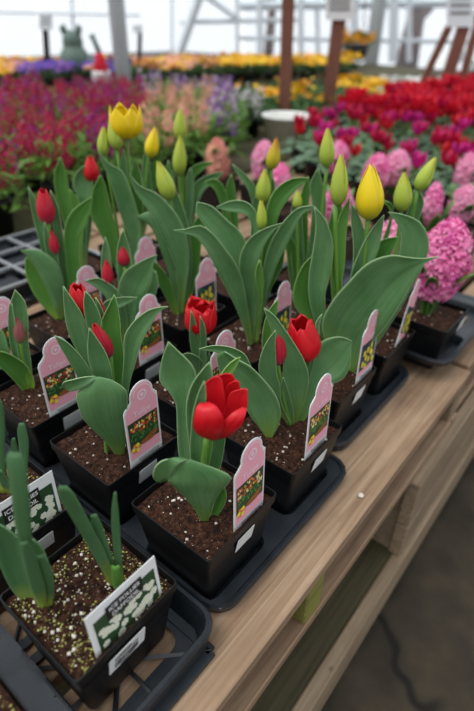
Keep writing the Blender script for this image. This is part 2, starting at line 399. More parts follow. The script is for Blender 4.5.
def poly_card(parent, name, pts, org, ex, ez, ny, t, mat, off=0):
    """flat card from a 2-d outline with thickness t; ny is the outward normal"""
    n = len(pts); V = [org + ex * x + ez * y + ny * (off) for x, y in pts] + [org + ex * x + ez * y + ny * (off - t) for x, y in pts]
    Fc = [tuple(range(n)), tuple(range(n, 2 * n))[::-1]] + [(i, i + n, (i + 1) % n + n, (i + 1) % n) for i in range(n)]
    return mesh(name, V, Fc, mat, parent)
def tag_outline(w, hs, ht, inset=0):
    i = inset; cx = w * .55; r = w * .34 - i; cz = ht - w * .34
    P = [(i, i), (w - i, i), (w - i, hs - i * 1.2), (w - i - w * .04, hs + .001 - i)]
    P += [(cx + w * .385 - i, hs + .004 - i)]
    a0 = -.15
    for q in range(13):
        a = a0 + (PI - 2 * a0) * q / 12; P.append((cx + r * math.cos(a), cz + r * math.sin(a)))
    P += [(cx - w * .385 + i, hs + .003 - i), (i + w * .04, hs - .002 - i), (i, hs - .006 - i)]
    return P
def pink_tag(u0, v0, label, style=0, z0=-.018, w=.05, lean=0.02, rot=0., tilt=0., seed=0, hs=.097, ht=.122):
    """a tulip care card: white card, pink print, photograph, lettering"""
    t = thing('plant_tag', label, 'plant tag', (u0, v0, ZR + z0), 'pink tulip care tags')
    org = Vector((u0, v0, ZR + z0)); ex = Vector((math.cos(rot), math.sin(rot), 0)); ny = Vector((math.sin(rot), -math.cos(rot), -lean)).normalized(); ez = Vector((-math.sin(rot) * lean, math.cos(rot) * lean, 1)).normalized(); ex, ez = ex * math.cos(tilt) - ez * math.sin(tilt), ez * math.cos(tilt) + ex * math.sin(tilt)
    poly_card(t, 'card', tag_outline(w, hs, ht), org, ex, ez, ny, .0008, 'white')
    pk = [(x, max(y, .022)) for x, y in tag_outline(w, hs, ht, .0022)]
    poly_card(t, 'pink_print', pk, org, ex, ez, ny, .0002, 'pink', .0003)
    # photograph
    z1, z2 = .037, .075; b = MB(); rnd = random.Random(seed)
    def disc(x, z, r, m, k=7, sx=1., o=.0006):
        b.add([org + ex * (x + r * sx * math.cos(2 * PI * i / k)) + ez * (z + r * math.sin(2 * PI * i / k)) + ny * (o + m * 1e-5) for i in range(k)], [tuple(range(k))], m)
    b.add([org + ex * x + ez * z + ny * .0005 for x, z in ((.003, z1), (w - .003, z1), (w - .003, z2), (.003, z2))], [(0, 1, 2, 3)], 0)
    if style == 0:
        mats = ['dkgreen', 'porange', 'pyellow', 'pred', 'pgreen', 'pcream', 'pbrown']
        for _ in range(60): disc(rnd.uniform(.005, w - .005), rnd.uniform(z1 + .010, z1 + .022), rnd.uniform(.001, .0018), 4, 5, .5, .00055)
        for _ in range(70): disc(rnd.uniform(.005, w - .005), rnd.uniform(z1 + .020, z2 - .003), rnd.uniform(.0012, .0022), rnd.choice((1, 2, 3, 3, 5)), 6, .8)
        b.add([org + ex * x + ez * z + ny * .0007 for x, z in ((.018, z1 + .004), (w - .008, z1 + .011), (w - .005, z1 + .007), (w - .014, z1 - .001), (.022, z1 - .001))], [(0, 1, 2, 3, 4)], 6)
        for a in range(6): disc(.011 + .0045 * math.cos(a * PI / 3), z1 + .000 + .0045 * math.sin(a * PI / 3), .003, 2 if a % 2 else 1, 6, 1, .0009)
    else:
        mats = ['bluegreen', 'pyellow', 'pgreen', 'pyellow', 'pcream', 'pcream', 'pbrown']
        z1b = .030
        b.add([org + ex * x + ez * z + ny * .0005 for x, z in ((.003, z1b), (w - .003, z1b), (w - .003, z1), (.003, z1))], [(0, 1, 2, 3)], 0)
        for _ in range(26): disc(rnd.uniform(.006, w - .006), rnd.uniform(z1b + .003, z2 - .003), rnd.uniform(.002, .004), 2, 6, .4, .0006)
        for x, z in ((.012, .040), (.020, .048), (.029, .042), (.038, .050), (.024, .060), (.034, .064), (.014, .058), (.042, .038), (.020, .034), (.033, .054)):
            disc(x, z, .0055, 1, 8, .62, .0008)
    b.build('photo_print', mats, t)
    text_mesh('Tulips', .0105, 'lettering', 'palepink', t, org + ex * (w * .5) + ez * (.0805) + ny * .0009, ex, ez, .0002)
    cx, cz = w * .55, ht - w * .34
    ring = MB()
    for k in range(20):
        a, c = 2 * PI * k / 20, 2 * PI * (k + 1) / 20
        ring.add([org + ex * (cx + r * math.cos(q)) + ez * (cz + r * math.sin(q)) + ny * .0009 for r, q in ((.0068, a), (.0068, c), (.0045, c), (.0045, a))], [(0, 1, 2, 3)])
    for k in range(16):
        a, c = .1 + (PI - .2) * k / 16, .1 + (PI - .2) * (k + 1) / 16
        ring.add([org + ex * (cx + r * math.cos(q)) + ez * (cz + r * math.sin(q)) + ny * .0009 for r, q in ((.0132, a), (.0132, c), (.0121, c), (.0121, a))], [(0, 1, 2, 3)])
    ring.add([org + ex * (cx + .0028 * math.cos(k * PI / 3)) + ez * (cz + .0028 * math.sin(k * PI / 3)) + ny * .0009 for k in range(6)], [tuple(range(6))])
    ring.build('emblem', 'palepink', t)
    tx = MB()
    for k, zz in enumerate((.0185, .0158, .0131, .0104)):
        x = .012 + .002 * k
        while x < w - .006:
            dx = rnd.uniform(.0015, .004); tx.add([org + ex * a + ez * c + ny * .0004 for a, c in ((x, zz - .001), (x + dx, zz - .001), (x + dx, zz + .0006), (x, zz + .0006))], [(0, 1, 2, 3)]); x += dx + .0008
    tx.build('fine_print', 'grey', t)
    return t
def sticker(pot, u, v, z, w, h, side='v', bars=False, face_v=0., name='sticker', pull=0.):
    """white price sticker on a pot's front wall (taper followed)"""
    lean = .17
    org = Vector((u, face_v + v, ZR + z)); ex = Vector((1, 0, 0)); ez = Vector((0, -lean, 1)).normalized(); ny = Vector((0, -1, -lean)).normalized()
    poly = [(.001, 0), (w - .001, 0), (w, .001), (w, h - .001), (w - .001, h), (.001, h), (0, h - .001), (0, .001)]
    s = poly_card(pot, name, poly, org, ex, ez, ny, .0004, 'white', .0006 + pull)
    if bars:
        b = MB(); x = .006; rnd = random.Random(3)
        while x < w - .008:
            dx = rnd.choice((.0005, .0009, .0014)); b.add([org + ex * a + ez * c + ny * (.0009 + pull) for a, c in ((x, .005), (x + dx, .005), (x + dx, h * .55), (x, h * .55))], [(0, 1, 2, 3)]); x += dx + rnd.choice((.0005, .0009))
        for x0, x1, zz in ((.006, w * .8, h * .66), (.006, w * .6, h * .78), (.012, w * .7, .002)): b.add([org + ex * a + ez * c + ny * (.0009 + pull) for a, c in ((x0, zz), (x1, zz), (x1, zz + .0016), (x0, zz + .0016))], [(0, 1, 2, 3)])
        o = b.build('barcode', 'ink', None); o.parent = s
    return s

# ================================================================ SETTING
def struct(o): o['kind'] = 'structure'; return o
b = MB().add([(-14, -14, 0), (16, -14, 0), (16, 16, 0), (-14, 16, 0)], [(0, 1, 2, 3)]); struct(b.build('floor', 'asphalt'))
def far(x, y, D):                     # a point D metres out along the heading, seen at pixel x, y
    d = ray(x, y); return CAM + d * (D / d.dot(HEAD))
def bar(A, B, r, b=None, n=6): b = b or MB(); return b.tube([A, B], r, n)
WD = 9.0
def wall_pt(side, z, D=WD):
    p = CAM + HEAD * D + SIDE * side; return Vector((p.x, p.y, z))
n = N('greenhouse_glazing'); t = n.n('BsdfTransparent'); t.inputs[0].default_value = (.97, .985, 1, 1); mx = n.n('MixShader'); mx.inputs[0].default_value = .12
n.col('e8eef2').set(.2, .4); n.l(t.outputs[0], mx.inputs[1]); n.l(n.b.outputs[0], mx.inputs[2]); n.l(mx.outputs[0], n.o.inputs[0]); M['glaze'] = n.m
for i in range(6):
    s0 = -9 + i * 3.0; P = [wall_pt(s0, .45), wall_pt(s0 + 2.94, .45), wall_pt(s0 + 2.94, 5), wall_pt(s0, 5)]
    Q = [p + HEAD * .012 for p in P]
    struct(mesh('window_%d' % (i + 1), P + Q, [(0, 1, 2, 3), (7, 6, 5, 4), (0, 4, 5, 1), (1, 5, 6, 2), (2, 6, 7, 3), (3, 7, 4, 0)], 'glaze'))
b = MB(); P = [wall_pt(-9, 0), wall_pt(9, 0), wall_pt(9, .45), wall_pt(-9, .45)]; b.add(P + [p + HEAD * .1 for p in P], [(0, 1, 2, 3), (7, 6, 5, 4), (3, 2, 6, 7), (0, 3, 7, 4), (1, 5, 6, 2)]); struct(b.build('wall_back', 'concrete'))
k = 0
for (x0, y0, x1, y1, r, D) in ((-60, 11, 140, 15, .018, 8.8), (68, -60, 74, 40, .022, 8.85), (172, -60, 172, 60, .02, 8.85), (212, -40, 176, 62, .07, 8.6), (236, -60, 238, 62, .03, 8.6),
                         (180, 22, 300, 20, .03, 8.7), (198, -10, 240, 20, .04, 8.65), (259, -60, 260, 62, .05, 8.6), (300, -60, 301, 60, .05, 8.6), (316, -60, 318, 60, .04, 8.7), (356, -60, 354, 60, .06, 8.4), (395, -60, 393, 62, .07, 8.5),
                         (410, -60, 409, 62, .04, 8.5), (462, -60, 460, 62, .06, 8.3), (240, 6, 480, 2, .06, 8.7), (240, 38, 480, 42, .03, 8.7)):
    k += 1; struct(bar(far(x0, y0, D), far(x1, y1, D), r).build('trim_%d' % k, 'alu'))
# steel posts that carry the roof
def steel_post(x, y, D, r, lean, label):
    f = far(x, y, D); t = thing('support_post', label, 'post', (f.x, f.y, 0))
    MB().tube([(f.x, f.y, .012), (f.x + lean * .02, f.y, 4.6)], r, 14).build('shaft', 'metal', t, True)
    MB().box((f.x - .1, f.y - .1, 0), (f.x + .1, f.y + .1, .012)).build('base_plate', 'metal', t)
steel_post(121.5, 60, 3.95, .052, 0, 'thick pale grey metal post rising behind the white pot with the red top')
steel_post(374, 40, 7.6, .09, 0, 'wide pale blue grey post far behind the red flowers, right of the white sign')
for x, D, w, h, nm in ((410, 11, .5, 3.5, 'dark tree trunk outside the glass behind the leaning brown stakes'), (338, 14, .35, 3.2, 'dark tree trunk outside the glass behind the white sign'), (268, 11, .22, 3.4, 'thin tree trunk outside the glass left of the tall brown post')):
    f = far(x, 40, D); t = thing('bare_tree', nm, 'tree', (f.x, f.y, 0)); P = []; 
    MB().tube([(f.x, f.y, 0), (f.x + .1, f.y, 1.4), (f.x, f.y + .1, h)], [w * .5, w * .3, w * .12], 8).build('trunk', 'stake', t, True)
    b = MB(); rnd = random.Random(int(x))
    for q in range(16):
        z = rnd.uniform(1.0, h); a = rnd.uniform(0, 6.28); L = rnd.uniform(.5, 1.1); b.tube([(f.x, f.y, z), (f.x + L * .5 * math.cos(a), f.y + L * .5 * math.sin(a), z + L * .3), (f.x + L * math.cos(a), f.y + L * math.sin(a), z + L * .8)], [.05, .03, .01], 5)
    b.build('branches', 'stake', t)

# ---------------------------------------------------------------- the pallet bench
DZ = ZR - .098                        # deck height
def pallet(u0, u1, v0, v1, label, top=DZ, bw=.098, gap=.02, mat='wood', stringers=(), lower=True, H=.115, smat='wood2'):
    t = thing('wooden_pallet', label, 'pallet', (u0, v0, top - H), None)
    v = v0; i = 0
    while v < v1 - .03:
        w = min(bw + (.02 if i == 0 else 0), v1 - v); b = MB().box((u0, v, top - .02), (u1, v + w, top)); bevel(b.build('deck_board', mat, t), .0015, 1); v += w + gap; i += 1
    for s, ins, sm in stringers:
        bevel(MB().box((s - .019, v0 + ins, top - H + .018), (s + .019, v1, top - .0205)).build('stringer', sm, t), .002, 1)
    if lower:
        v = v0 + .0
        while v < v1 - .05:
            bevel(MB().box((u0, v, top - H), (u1, v + .095, top - H + .0175)).build('bottom_board', mat, t), .0015, 1); v += .28
    return t
pallet(-.55, .655, -.06, 1.16, 'pale timber pallet under the black trays of red tulips', stringers=((-.48, .004, 'wood2'), (.128, .002, 'greenwood'), (.632, .004, 'wood2')))
pallet(.67, 1.85, -.052, 1.16, 'pale timber pallet under the potted pink hyacinths', stringers=((.70, .004, 'wood2'), (1.25, .004, 'wood2'), (1.8, .004, 'wood2')))
# lower timber below the bench
t = thing('wooden_pallet', 'mossy weathered pallet low under the bench beside the aisle', 'pallet', (-.55, -.065, .06))
for v in (-.06, .1, .26, .42): bevel(MB().box((-.55, v, .178), (1.9, v + .14, .2)).build('deck_board', 'mosswood', t), .002, 1)
bevel(MB().box((-.55, -.084, .115), (1.9, -.0605, .205)).build('side_board', 'wood2', t), .003, 1)
for s in (-.4, .3, 1.0, 1.7): bevel(MB().box((s, -.06, .0), (s + .09, .56, .178)).build('runner', 'mosswood', t), .002, 1)
t = thing('plank_crate', 'grey weathered plank crate holding up the bench at the right', 'crate', (.45, -.06, .2))
for z0, z1 in ((.206, .288), (.292, .40)): bevel(MB().box((.45, -.075, z0), (1.85, -.052, z1)).build('side_plank', 'wood2', t), .002, 1)
for s in (.46, 1.1, 1.78): MB().box((s, -.0515, .201), (s + .06, .6, .402)).build('cross_board', 'wood2', t)
# ---------------------------------------------------------------- trays
def rect_loop(u0, u1, v0, v1, r, z, n=4):
    P = []
    for cx, cy, a0 in ((u1 - r, v1 - r, 0), (u0 + r, v1 - r, 90), (u0 + r, v0 + r, 180), (u1 - r, v0 + r, 270)):
        for i in range(n + 1): a = math.radians(a0 + 90 * i / n); P.append(Vector((cx + r * math.cos(a), cy + r * math.sin(a), z)))
    return P
def ring(b, A, B, m=0):
    n = len(A); b.add(A + B, [(i, (i + 1) % n, (i + 1) % n + n, i + n) for i in range(n)], m)
def tray(label, u0, u1, v0, v1, cells, pitch=(.1465, .149), fz=-.078, skirt=True, r=.03, half=.053, bot=-.0965, group='black carry trays'):
    z = ZR + fz; zb = ZR + bot; t = thing('carry_tray', label, 'tray', (u0, v0, zb), group); b = MB()
    lo = rect_loop(u0, u1, v0, v1, r, z - .004); top = rect_loop(u0 + .002, u1 - .002, v0 + .002, v1 - .002, r - .002, z); inn = rect_loop(u0 + .006, u1 - .006, v0 + .006, v1 - .006, r - .004, z - .0005)
    sk = rect_loop(u0 + .004, u1 - .004, v0 + .004, v1 - .004, r - .003, zb if skirt else z - .014)
    ring(b, sk, lo); ring(b, lo, top); ring(b, top, inn)
    if cells:
        cu0 = min(c[0] for c in cells) - pitch[0] / 2; cu1 = max(c[0] for c in cells) + pitch[0] / 2; cv0 = min(c[1] for c in cells) - pitch[1] / 2; cv1 = max(c[1] for c in cells) + pitch[1] / 2
        cu0 = max(cu0, u0 + .008); cu1 = min(cu1, u1 - .008); cv0 = max(cv0, v0 + .008); cv1 = min(cv1, v1 - .008)
        ring(b, inn, rect_loop(cu0, cu1, cv0, cv1, .001, z - .003))
    o = b.build('rim', 'tray', t, False)
    for cu, cv in cells:
        b = MB(); a0, a1, c0, c1 = max(cu - pitch[0] / 2, cu0), min(cu + pitch[0] / 2, cu1), max(cv - pitch[1] / 2, cv0), min(cv + pitch[1] / 2, cv1)
        L = [rect_loop(a0, a1, c0, c1, .001, z - .003), rect_loop(cu - half, cu + half, cv - half, cv + half, .014, z - .003), rect_loop(cu - half + .002, cu + half - .002, cv - half + .002, cv + half - .002, .013, z - .006), rect_loop(cu - half + .006, cu + half - .006, cv - half + .006, cv + half - .006, .012, zb + .001), rect_loop(cu - .03, cu + .03, cv - .03, cv + .03, .01, zb + .001)]
        for A, B_ in zip(L, L[1:]): ring(b, A, B_)
        b.build('cell', 'tray', t)
    return t
RC = [(i * .1465 + .057, j * .149 + .057) for i in (0, 1) for j in range(4)]
tray('black carry tray of red tulips at the bench edge in the middle of the photo', .000, .284, -.016, .585, RC)
RC2 = [(.297 + i * .1465 + .057, .026 + j * .149 + .057) for i in (0, 1) for j in range(5)]
tray('black carry tray of yellow tulips behind the red ones', .2965, .562, .013, .775, RC2)
tray('black tray lip carrying the nearest pink hyacinth at the right', .562, .862, -.038, .42, [(.627 + i * .1465, .027 + j * .149) for i in (0, 1) for j in range(3)], skirt=False, bot=-.068, fz=-.048, half=.0555, r=.035)
# open mesh tray of daffodils
def open_tray(label, u0, u1, v0, v1, divs, name='mesh_tray', mat='tray', fz=-.062, wet=None):
    z = ZR + fz; zb = ZR - .0965; t = thing(name, label, 'tray', (u0, v0, zb)); r = .024
    b = MB(); L = [rect_loop(u0 + .004, u1 - .004, v0 + .004, v1 - .004, r, zb), rect_loop(u0 + .001, u1 - .001, v0 + .001, v1 - .001, r, z - .006), rect_loop(u0, u1, v0, v1, r, z - .003), rect_loop(u0 + .002, u1 - .002, v0 + .002, v1 - .002, r, z), rect_loop(u0 + .006, u1 - .006, v0 + .006, v1 - .006, r - .004, z), rect_loop(u0 + .008, u1 - .008, v0 + .008, v1 - .008, r - .004, z - .004), rect_loop(u0 + .014, u1 - .014, v0 + .014, v1 - .014, r - .006, zb + .003), rect_loop(u0 + .03, u1 - .03, v0 + .03, v1 - .03, r - .01, zb + .003)]
    for A, B_ in zip(L, L[1:]): ring(b, A, B_)
    b.build('rim', mat, t)
    for cu, cv in divs:                # bottom ribs of each cell
        b = MB(); h = .064
        for a0, a1 in (((cu - h, cv - h), (cu + h, cv + h)), ((cu - h, cv + h), (cu + h, cv - h)), ((cu - h, cv), (cu + h, cv)), ((cu, cv - h), (cu, cv + h))):
            b.tube([(a0[0], a0[1], zb + .003), (a1[0], a1[1], zb + .003)], .0025, 4)
        for s in (-1, 1):
            b.box((cu + s * h - .005, cv - h, zb + .0005), (cu + s * h + .005, cv + h, zb + .005)); b.box((cu - h, cv + s * h - .005, zb + .0005), (cu + h, cv + s * h + .005, zb + .005))
        b.build('cell_floor', mat, t)
    return t
gt = open_tray('open black lattice tray holding the daffodil pots at the front left', -.325, -.006, -.023, .60, [(-.089 - a * .1465, .04 + .149 * c) for a in (0, 1) for c in range(4)])
n = N('wet_black_plastic'); f = n.noise(22, 4, n.coord()); n.col('1a1c1f').set(.5, .6); n.l(n.ramp(f, [(.42, '101010'), (.62, 'a0a0a0')]), n.b.inputs['Roughness']); M['wet'] = n.m
b = MB(); zz = ZR - .05; b.box((-.1745, -.022, zz - .004), (-.1495, .59, zz)); b.build('divider', 'wet', gt)
t2 = open_tray('empty grey rimmed lattice tray on the bare boards behind the tulips at the left', .13, .50, .80, 1.08, [(.13 + .045 + .0925 * a, .80 + .047 + .093 * c) for a in range(4) for c in range(3)], fz=-.055)
for a in range(4):
    for c in range(3): MB().box((.145 + .0925 * a, .815 + .093 * c, ZR - .091), (.145 + .0925 * a + .066, .815 + .093 * c + .066, ZR - .07)).build('cell_wall', 'tray', t2)
M['greyrim'] = plain('pale_grey_plastic', '8c8f90', .4, .5)
for u in (.13, .222, .315, .407, .495): MB().box((u, .80, ZR - .0605), (u + .007, 1.08, ZR - .0545)).build('divider', 'greyrim', t2)
for v in (.80, .893, .986, 1.073): MB().box((.13, v, ZR - .0604), (.502, v + .007, ZR - .0544)).build('divider', 'greyrim', t2)

# ================================================================ TULIPS
def pot(i, j):
    return (i * .1465, j * .149) if i < 2 else (.297 + (i - 2) * .1465, .026 + j * .149)
def potted(i, j, label, cat='tulip', name='potted_tulip', uv=None, group=None, near=True, seed=0, crust=0, grains=150):
    u, v = uv or pot(i, j); t = thing(name, label, cat, (u + .057, v + .057, ZR - .088), group)
    p = pot_mesh(t, u + .057, v + .057); soil_mesh(t, u + .057, v + .057, res=56 if near else 24, seed=seed or (i * 7 + j * 3), grains=grains if near else 40, crust=crust)
    return t, p, u, v

def P3(u, v): return Vector((u, v, ZR - .012))

# ---- pot A : the open red tulip in front
t, p, u, v = potted(0, 0, 'front potted tulip with one wide open red flower and a big folded leaf')
B = P3(.043, .046)
leaf(t, B, [(168, 342, 168.5, 342), (163, 356, 179, 352), (159.5, 371, 193, 366), (160, 383, 197, 381), (169, 392, 194, 398), (176, 404, 191, 410), (177, 425, 192, 428), (179, 455, 194, 455), (188, 490, 199, 490), (195, 515, 201, 515)], (3.5, .3), .16, bow=1.2, wave=.04)
leaf(t, B, [(240.5, 357, 240.5, 357.5), (232, 361, 236, 368), (221, 374, 229, 379), (214, 392, 223, 396), (208, 420, 218, 422), (205, 460, 212, 462), (204, 512, 208, 512)], (5, 1.2), .2, mat='leafy')
leaf(t, B, [(209.5, 362, 210, 362), (202, 370, 212, 372), (192, 384, 212.5, 385), (187, 400, 209, 401), (186, 416, 207, 417), (188, 436, 206, 437), (191, 462, 205, 462), (197, 500, 205, 500), (200, 516, 204, 516)], (1.2, .4), .22)
leaf(t, B, [(204, 381, 204.5, 381), (198, 394, 206, 396), (193, 412, 205, 413), (191, 430, 203.5, 431), (190, 452, 202.5, 453), (194, 482, 203, 482), (199, 514, 204, 514)], (-.6, .2), .2)
leaf(t, B, [(217, 408, 226, 408), (213, 425, 226.5, 425), (213, 440, 225, 440), (211, 455, 223, 456), (208, 470, 219, 472), (204, 492, 212, 492), (202, 515, 207, 515)], (1.0, .5), .22)
stem(t, B, [(203.5, 518), (203, 490), (203.5, 462), (207, 436)], .0031, d=-.2)
leaf(t, B, [(224, 487, 225, 487.5), (217, 494, 226.5, 497), (213, 506, 222.5, 509), (210, 516, 215, 519), (208, 521, 211, 522)], (0, -.3), .25, mat='leaf2')
leaf(t, B, [(180, 461, 190, 459.5), (173, 471, 217, 469), (168, 480.5, 231, 477), (171.5, 484, 227, 484.5), (179, 491, 220, 491.5), (188, 500.5, 214, 503), (196, 511, 210.5, 513), (200, 520, 208, 521), (201.5, 525, 206, 525)], (-3.2, -.4), -.10, bow=-.8,
     flap=([(160, 483, 168, 481.5), (153, 478, 172.2, 473), (155, 467, 176.5, 466.5), (163, 460.5, 181, 462), (176, 458.3, 189, 459.6)], (-2.7, -3.1), .16), thick=.0011)
c = atp(214.5, 436, B, -.003); b = MB().lathe(tuple(c), [(.0005, -.004), (.005, -.001), (.006, .003), (.0005, .006)], 12); fl = mesh('tulip_flower', b.v, b.f, 'stem', t, True, [(.5, .6)] * len(b.v))
for rows, d_, cup_, bow_, wv in (
    ([(225, 373.8, 231, 374), (213, 378, 234.5, 378), (207, 386, 238, 388), (203, 399, 240, 402), (204, 413, 238, 416), (208, 427, 231, 430), (212, 437, 221, 437)], (1.7, -.2), .12, .6, .03),
    ([(236, 380.5, 239, 382), (228, 385, 240, 388), (224, 396, 244, 399), (222, 412, 240, 416), (215, 436, 222, 437)], (1.3, -.2), .14, .5, .04),
    ([(214, 377, 219, 376.8), (206.5, 382.5, 222, 381), (202, 390.5, 224, 392), (200.3, 400, 226, 405), (199, 413, 226, 418), (203, 428, 222, 430), (211, 437, 218, 437.5)], (.5, -.3), .16, .0, .07),
    ([(243, 388.8, 247.5, 389.3), (231, 393, 247.5, 398), (226.5, 402, 247, 406), (224, 412, 244, 417), (220, 425, 237, 429), (214, 437, 222, 438)], (.4, -.3), .1, .1, .05),
    ([(243, 407, 246.7, 408.6), (233, 412.5, 245.5, 414.5), (225.5, 419, 243, 421.5), (219, 425.5, 238.5, 429), (213, 432, 230.5, 435), (212, 437.5, 222, 438.2)], (-.5, -.4), -.14, -.9, .03),
    ([(201, 402.5, 209, 402), (196.5, 407, 215.5, 405.5), (194.3, 416, 220.5, 412), (193.4, 424, 224, 419.5), (195, 430.5, 224, 427.5), (200, 435.5, 221, 435), (209, 439, 218, 439)], (-.9, -.5), -.2, -1.1, .0)):
    leaf(fl, B, rows, d_, cup_, mat='red', n=22, k=13, wave=wv, name='petal', bow=bow_, thick=.0010)
sticker(p, u + .044, v, -.034, .028, .023, face_v=.0035)
pink_tag(u + .047, v + .007, 'pink tulip care card in the front pot beside the wide open red flower', 0, z0=-.022, seed=1)

# ---- pot B
t, p, u, v = potted(0, 1, 'potted tulip with two red buds and a broad folded leaf, left of the front pot')
B = P3(.050, .190); B2 = P3(.062, .215)
leaf(t, B2, [(63, 286, 63.5, 286), (63.5, 300, 71, 297), (65, 318, 82, 314), (69, 335, 87, 330), (76, 350, 90, 348), (88, 380, 99, 380), (102, 415, 108, 415), (108, 440, 112, 440)], (-.4, 0), .16)
stem(t, B2, [(110, 440), (100, 385), (88, 345), (83, 320)], .003, d=.3)
tulip(t, B2, (84, 320), (76, 285), 20, 'red', d=(1.6, 1.6), open=.55, seed=8, jag=.04)
leaf(t, B2, [(85, 291, 85.5, 291), (83.5, 303, 93, 300), (85.5, 320, 101, 318), (90, 338, 104, 338), (96, 370, 107, 370), (106, 430, 111, 430)], (-.8, 0), .2)
tulip(t, B2, (103, 332), (99, 300), 11, 'redbud', d=(.6, .6), open=0, seed=9)
leaf(t, B2, [(95, 297, 95.5, 297), (97, 308, 101, 306), (101, 320, 105, 318), (104, 340, 108, 340), (108, 400, 111, 400)], (0, .3), .2, n=14)
leaf(t, B, [(114, 294.5, 114.5, 294.5), (107, 309, 118, 307), (100.5, 323, 120, 320), (103, 335, 121, 336), (109, 350, 123.5, 352), (112, 372, 124.5, 374), (112, 400, 122, 402), (115, 440, 121, 440), (117, 457, 120, 457)], (2.2, .3), .18, mat='leaf2')
leaf(t, B, [(54.5, 335.4, 55, 335.6), (59, 345, 67, 342), (66, 357, 79, 354), (73, 369, 87, 365), (79, 380, 93, 378), (90, 405, 102, 405), (108, 440, 115, 438), (114, 456, 118, 456)], (-1.5, 0), .2)
leaf(t, B, [(89, 328, 89.5, 328), (87.5, 345, 98, 340), (88, 357, 106, 353), (91, 370, 111, 368), (96, 385, 113, 385), (104, 415, 117, 415), (113, 452, 119, 452)], (-2.0, -.4), .16)
stem(t, B, [(118, 455), (115, 410), (110, 356)], .0028, d=.2)
tulip(t, B, (109.5, 357), (93.5, 323.5), 13, 'redbud', d=(.1, -.3), open=.12, seed=3)
leaf(t, B, [(168, 306.5, 168, 307), (157, 307.5, 159, 312), (146, 311.5, 153, 322), (133.5, 322, 146, 333), (124.5, 336, 140, 347), (124, 355, 135, 364), (122.5, 378, 130, 382), (119, 415, 125, 417), (118, 455, 121, 455)], (-1.0, .0), .2, wave=.05)
stem(t, B, [(107, 458, 0), (106, 448, 0), (105.5, 436, 0)], .0022, d=-.6, mat='leafy', name='shoot')
leaf(t, B, [(95, 377, 99, 376.5), (84, 386, 113, 380.5), (76.5, 394, 126, 390), (78, 404, 127.5, 400), (83, 418, 127, 411), (95, 431, 126, 425), (108, 444, 125.2, 441), (115.5, 455, 124, 456), (118, 459.5, 122.5, 459.5)], (-2.8, -.4), -.12, bow=-.8,
     flap=([(62, 387, 66, 390), (63, 382.5, 73, 391.5), (73, 379.5, 83.5, 387.5), (84, 377, 92, 382), (95, 376, 98, 377.5)], (-2.2, -2.7), .16), thick=.0011)
sticker(p, u + .044, v, -.034, .028, .023, face_v=.0035)
pink_tag(u + .038, v + .006, 'pink tulip care card in the second pot, left of the open red flower', 0, z0=-.018, seed=2)

# ---- pot C
t, p, u, v = potted(1, 0, 'potted tulip with one red cup flower and one red bud, right of the front pot')
B = P3(.225, .058)
leaf(t, B, [(278, 299, 278.5, 299), (269, 310, 277, 312), (264, 324, 274, 326), (262, 345, 272, 345), (267, 375, 275, 375), (282, 420, 287, 420)], (3, 1), .15, mat='leaf2')
leaf(t, B, [(264, 308, 264.5, 308), (267, 319, 275, 316), (273, 333, 286, 331), (281, 347, 296, 346), (283, 362, 304, 360), (283, 380, 308.5, 375), (285.5, 398, 307, 392), (288.5, 414, 301.5, 409), (291, 428, 295, 427)], (-1.0, 0), .12)
stem(t, B, [(295, 428), (305, 395, .8), (308, 362, 1.6)], .003, d=.6)
leaf(t, B, [(322, 314, 322.3, 314.3), (316, 322, 319.5, 325), (315, 335, 319, 338), (311, 355, 315, 358), (300, 400, 304, 400)], (2.2, 1.2), .2, n=16)
tulip(t, B, (307, 360), (300, 318), 29, 'red', d=(1.9, 1.9), open=.72, seed=5, ruffle=.2, jag=.03, turn=.2, k=11, lens=[.9, .94, .9, 1, 1, 1])
leaf(t, B, [(352, 341, 352, 342), (341, 336.8, 351, 352), (327, 339, 350, 366), (316, 347, 343, 379), (309.5, 362, 331, 385), (305, 388, 320, 400), (300, 410, 309, 414), (295, 429, 299, 429)], (4.2, .4), .1, mat='leaf')
leaf(t, B, [(283, 377, 283.5, 377), (279.5, 389, 288, 390), (280, 405, 292, 404), (285, 418, 294, 417), (290.5, 428, 294, 428)], (-.8, -.3), .2)
stem(t, B, [(291, 428), (284, 400), (278, 364)], .0026, d=-.3)
tulip(t, B, (277.5, 365), (279, 328), 13.5, 'redbud', d=(-.3, -.2), open=.1, seed=6)
leaf(t, B, [(275.5, 330, 276, 330), (266, 343, 275.5, 343), (260, 358, 276, 360), (259, 372, 277, 374), (264.5, 385, 280, 386), (272, 400, 281, 402), (288, 426, 292, 426)], (-1.7, -.5), .16)
B = P3(.190, .062)
leaf(t, B, [(199, 349, 199, 349.6), (213, 345.5, 214, 352), (230, 347, 229, 356), (244, 353.5, 237, 362), (250, 364, 243, 370), (258, 385, 252, 388), (266, 420, 262, 422)], (.6, .6), .18, mat='leaf')
leaf(t, B, [(216, 355, 225, 351.5), (222, 378, 238, 359.5), (236, 389, 251, 367), (243.5, 397, 264, 380), (247, 410, 275, 394), (251, 417, 280.5, 409), (258, 426, 279, 424), (265, 436, 273.5, 435), (267, 440, 270.5, 440)], (-.6, -.4), .13, thick=.0011)
sticker(p, u + .047, v, -.034, .028, .023, face_v=.0035)
pink_tag(u + .034, v + .007, 'pink tulip care card in the pot with the red cup flower, nearest the bench edge', 0, z0=-.018, seed=3)

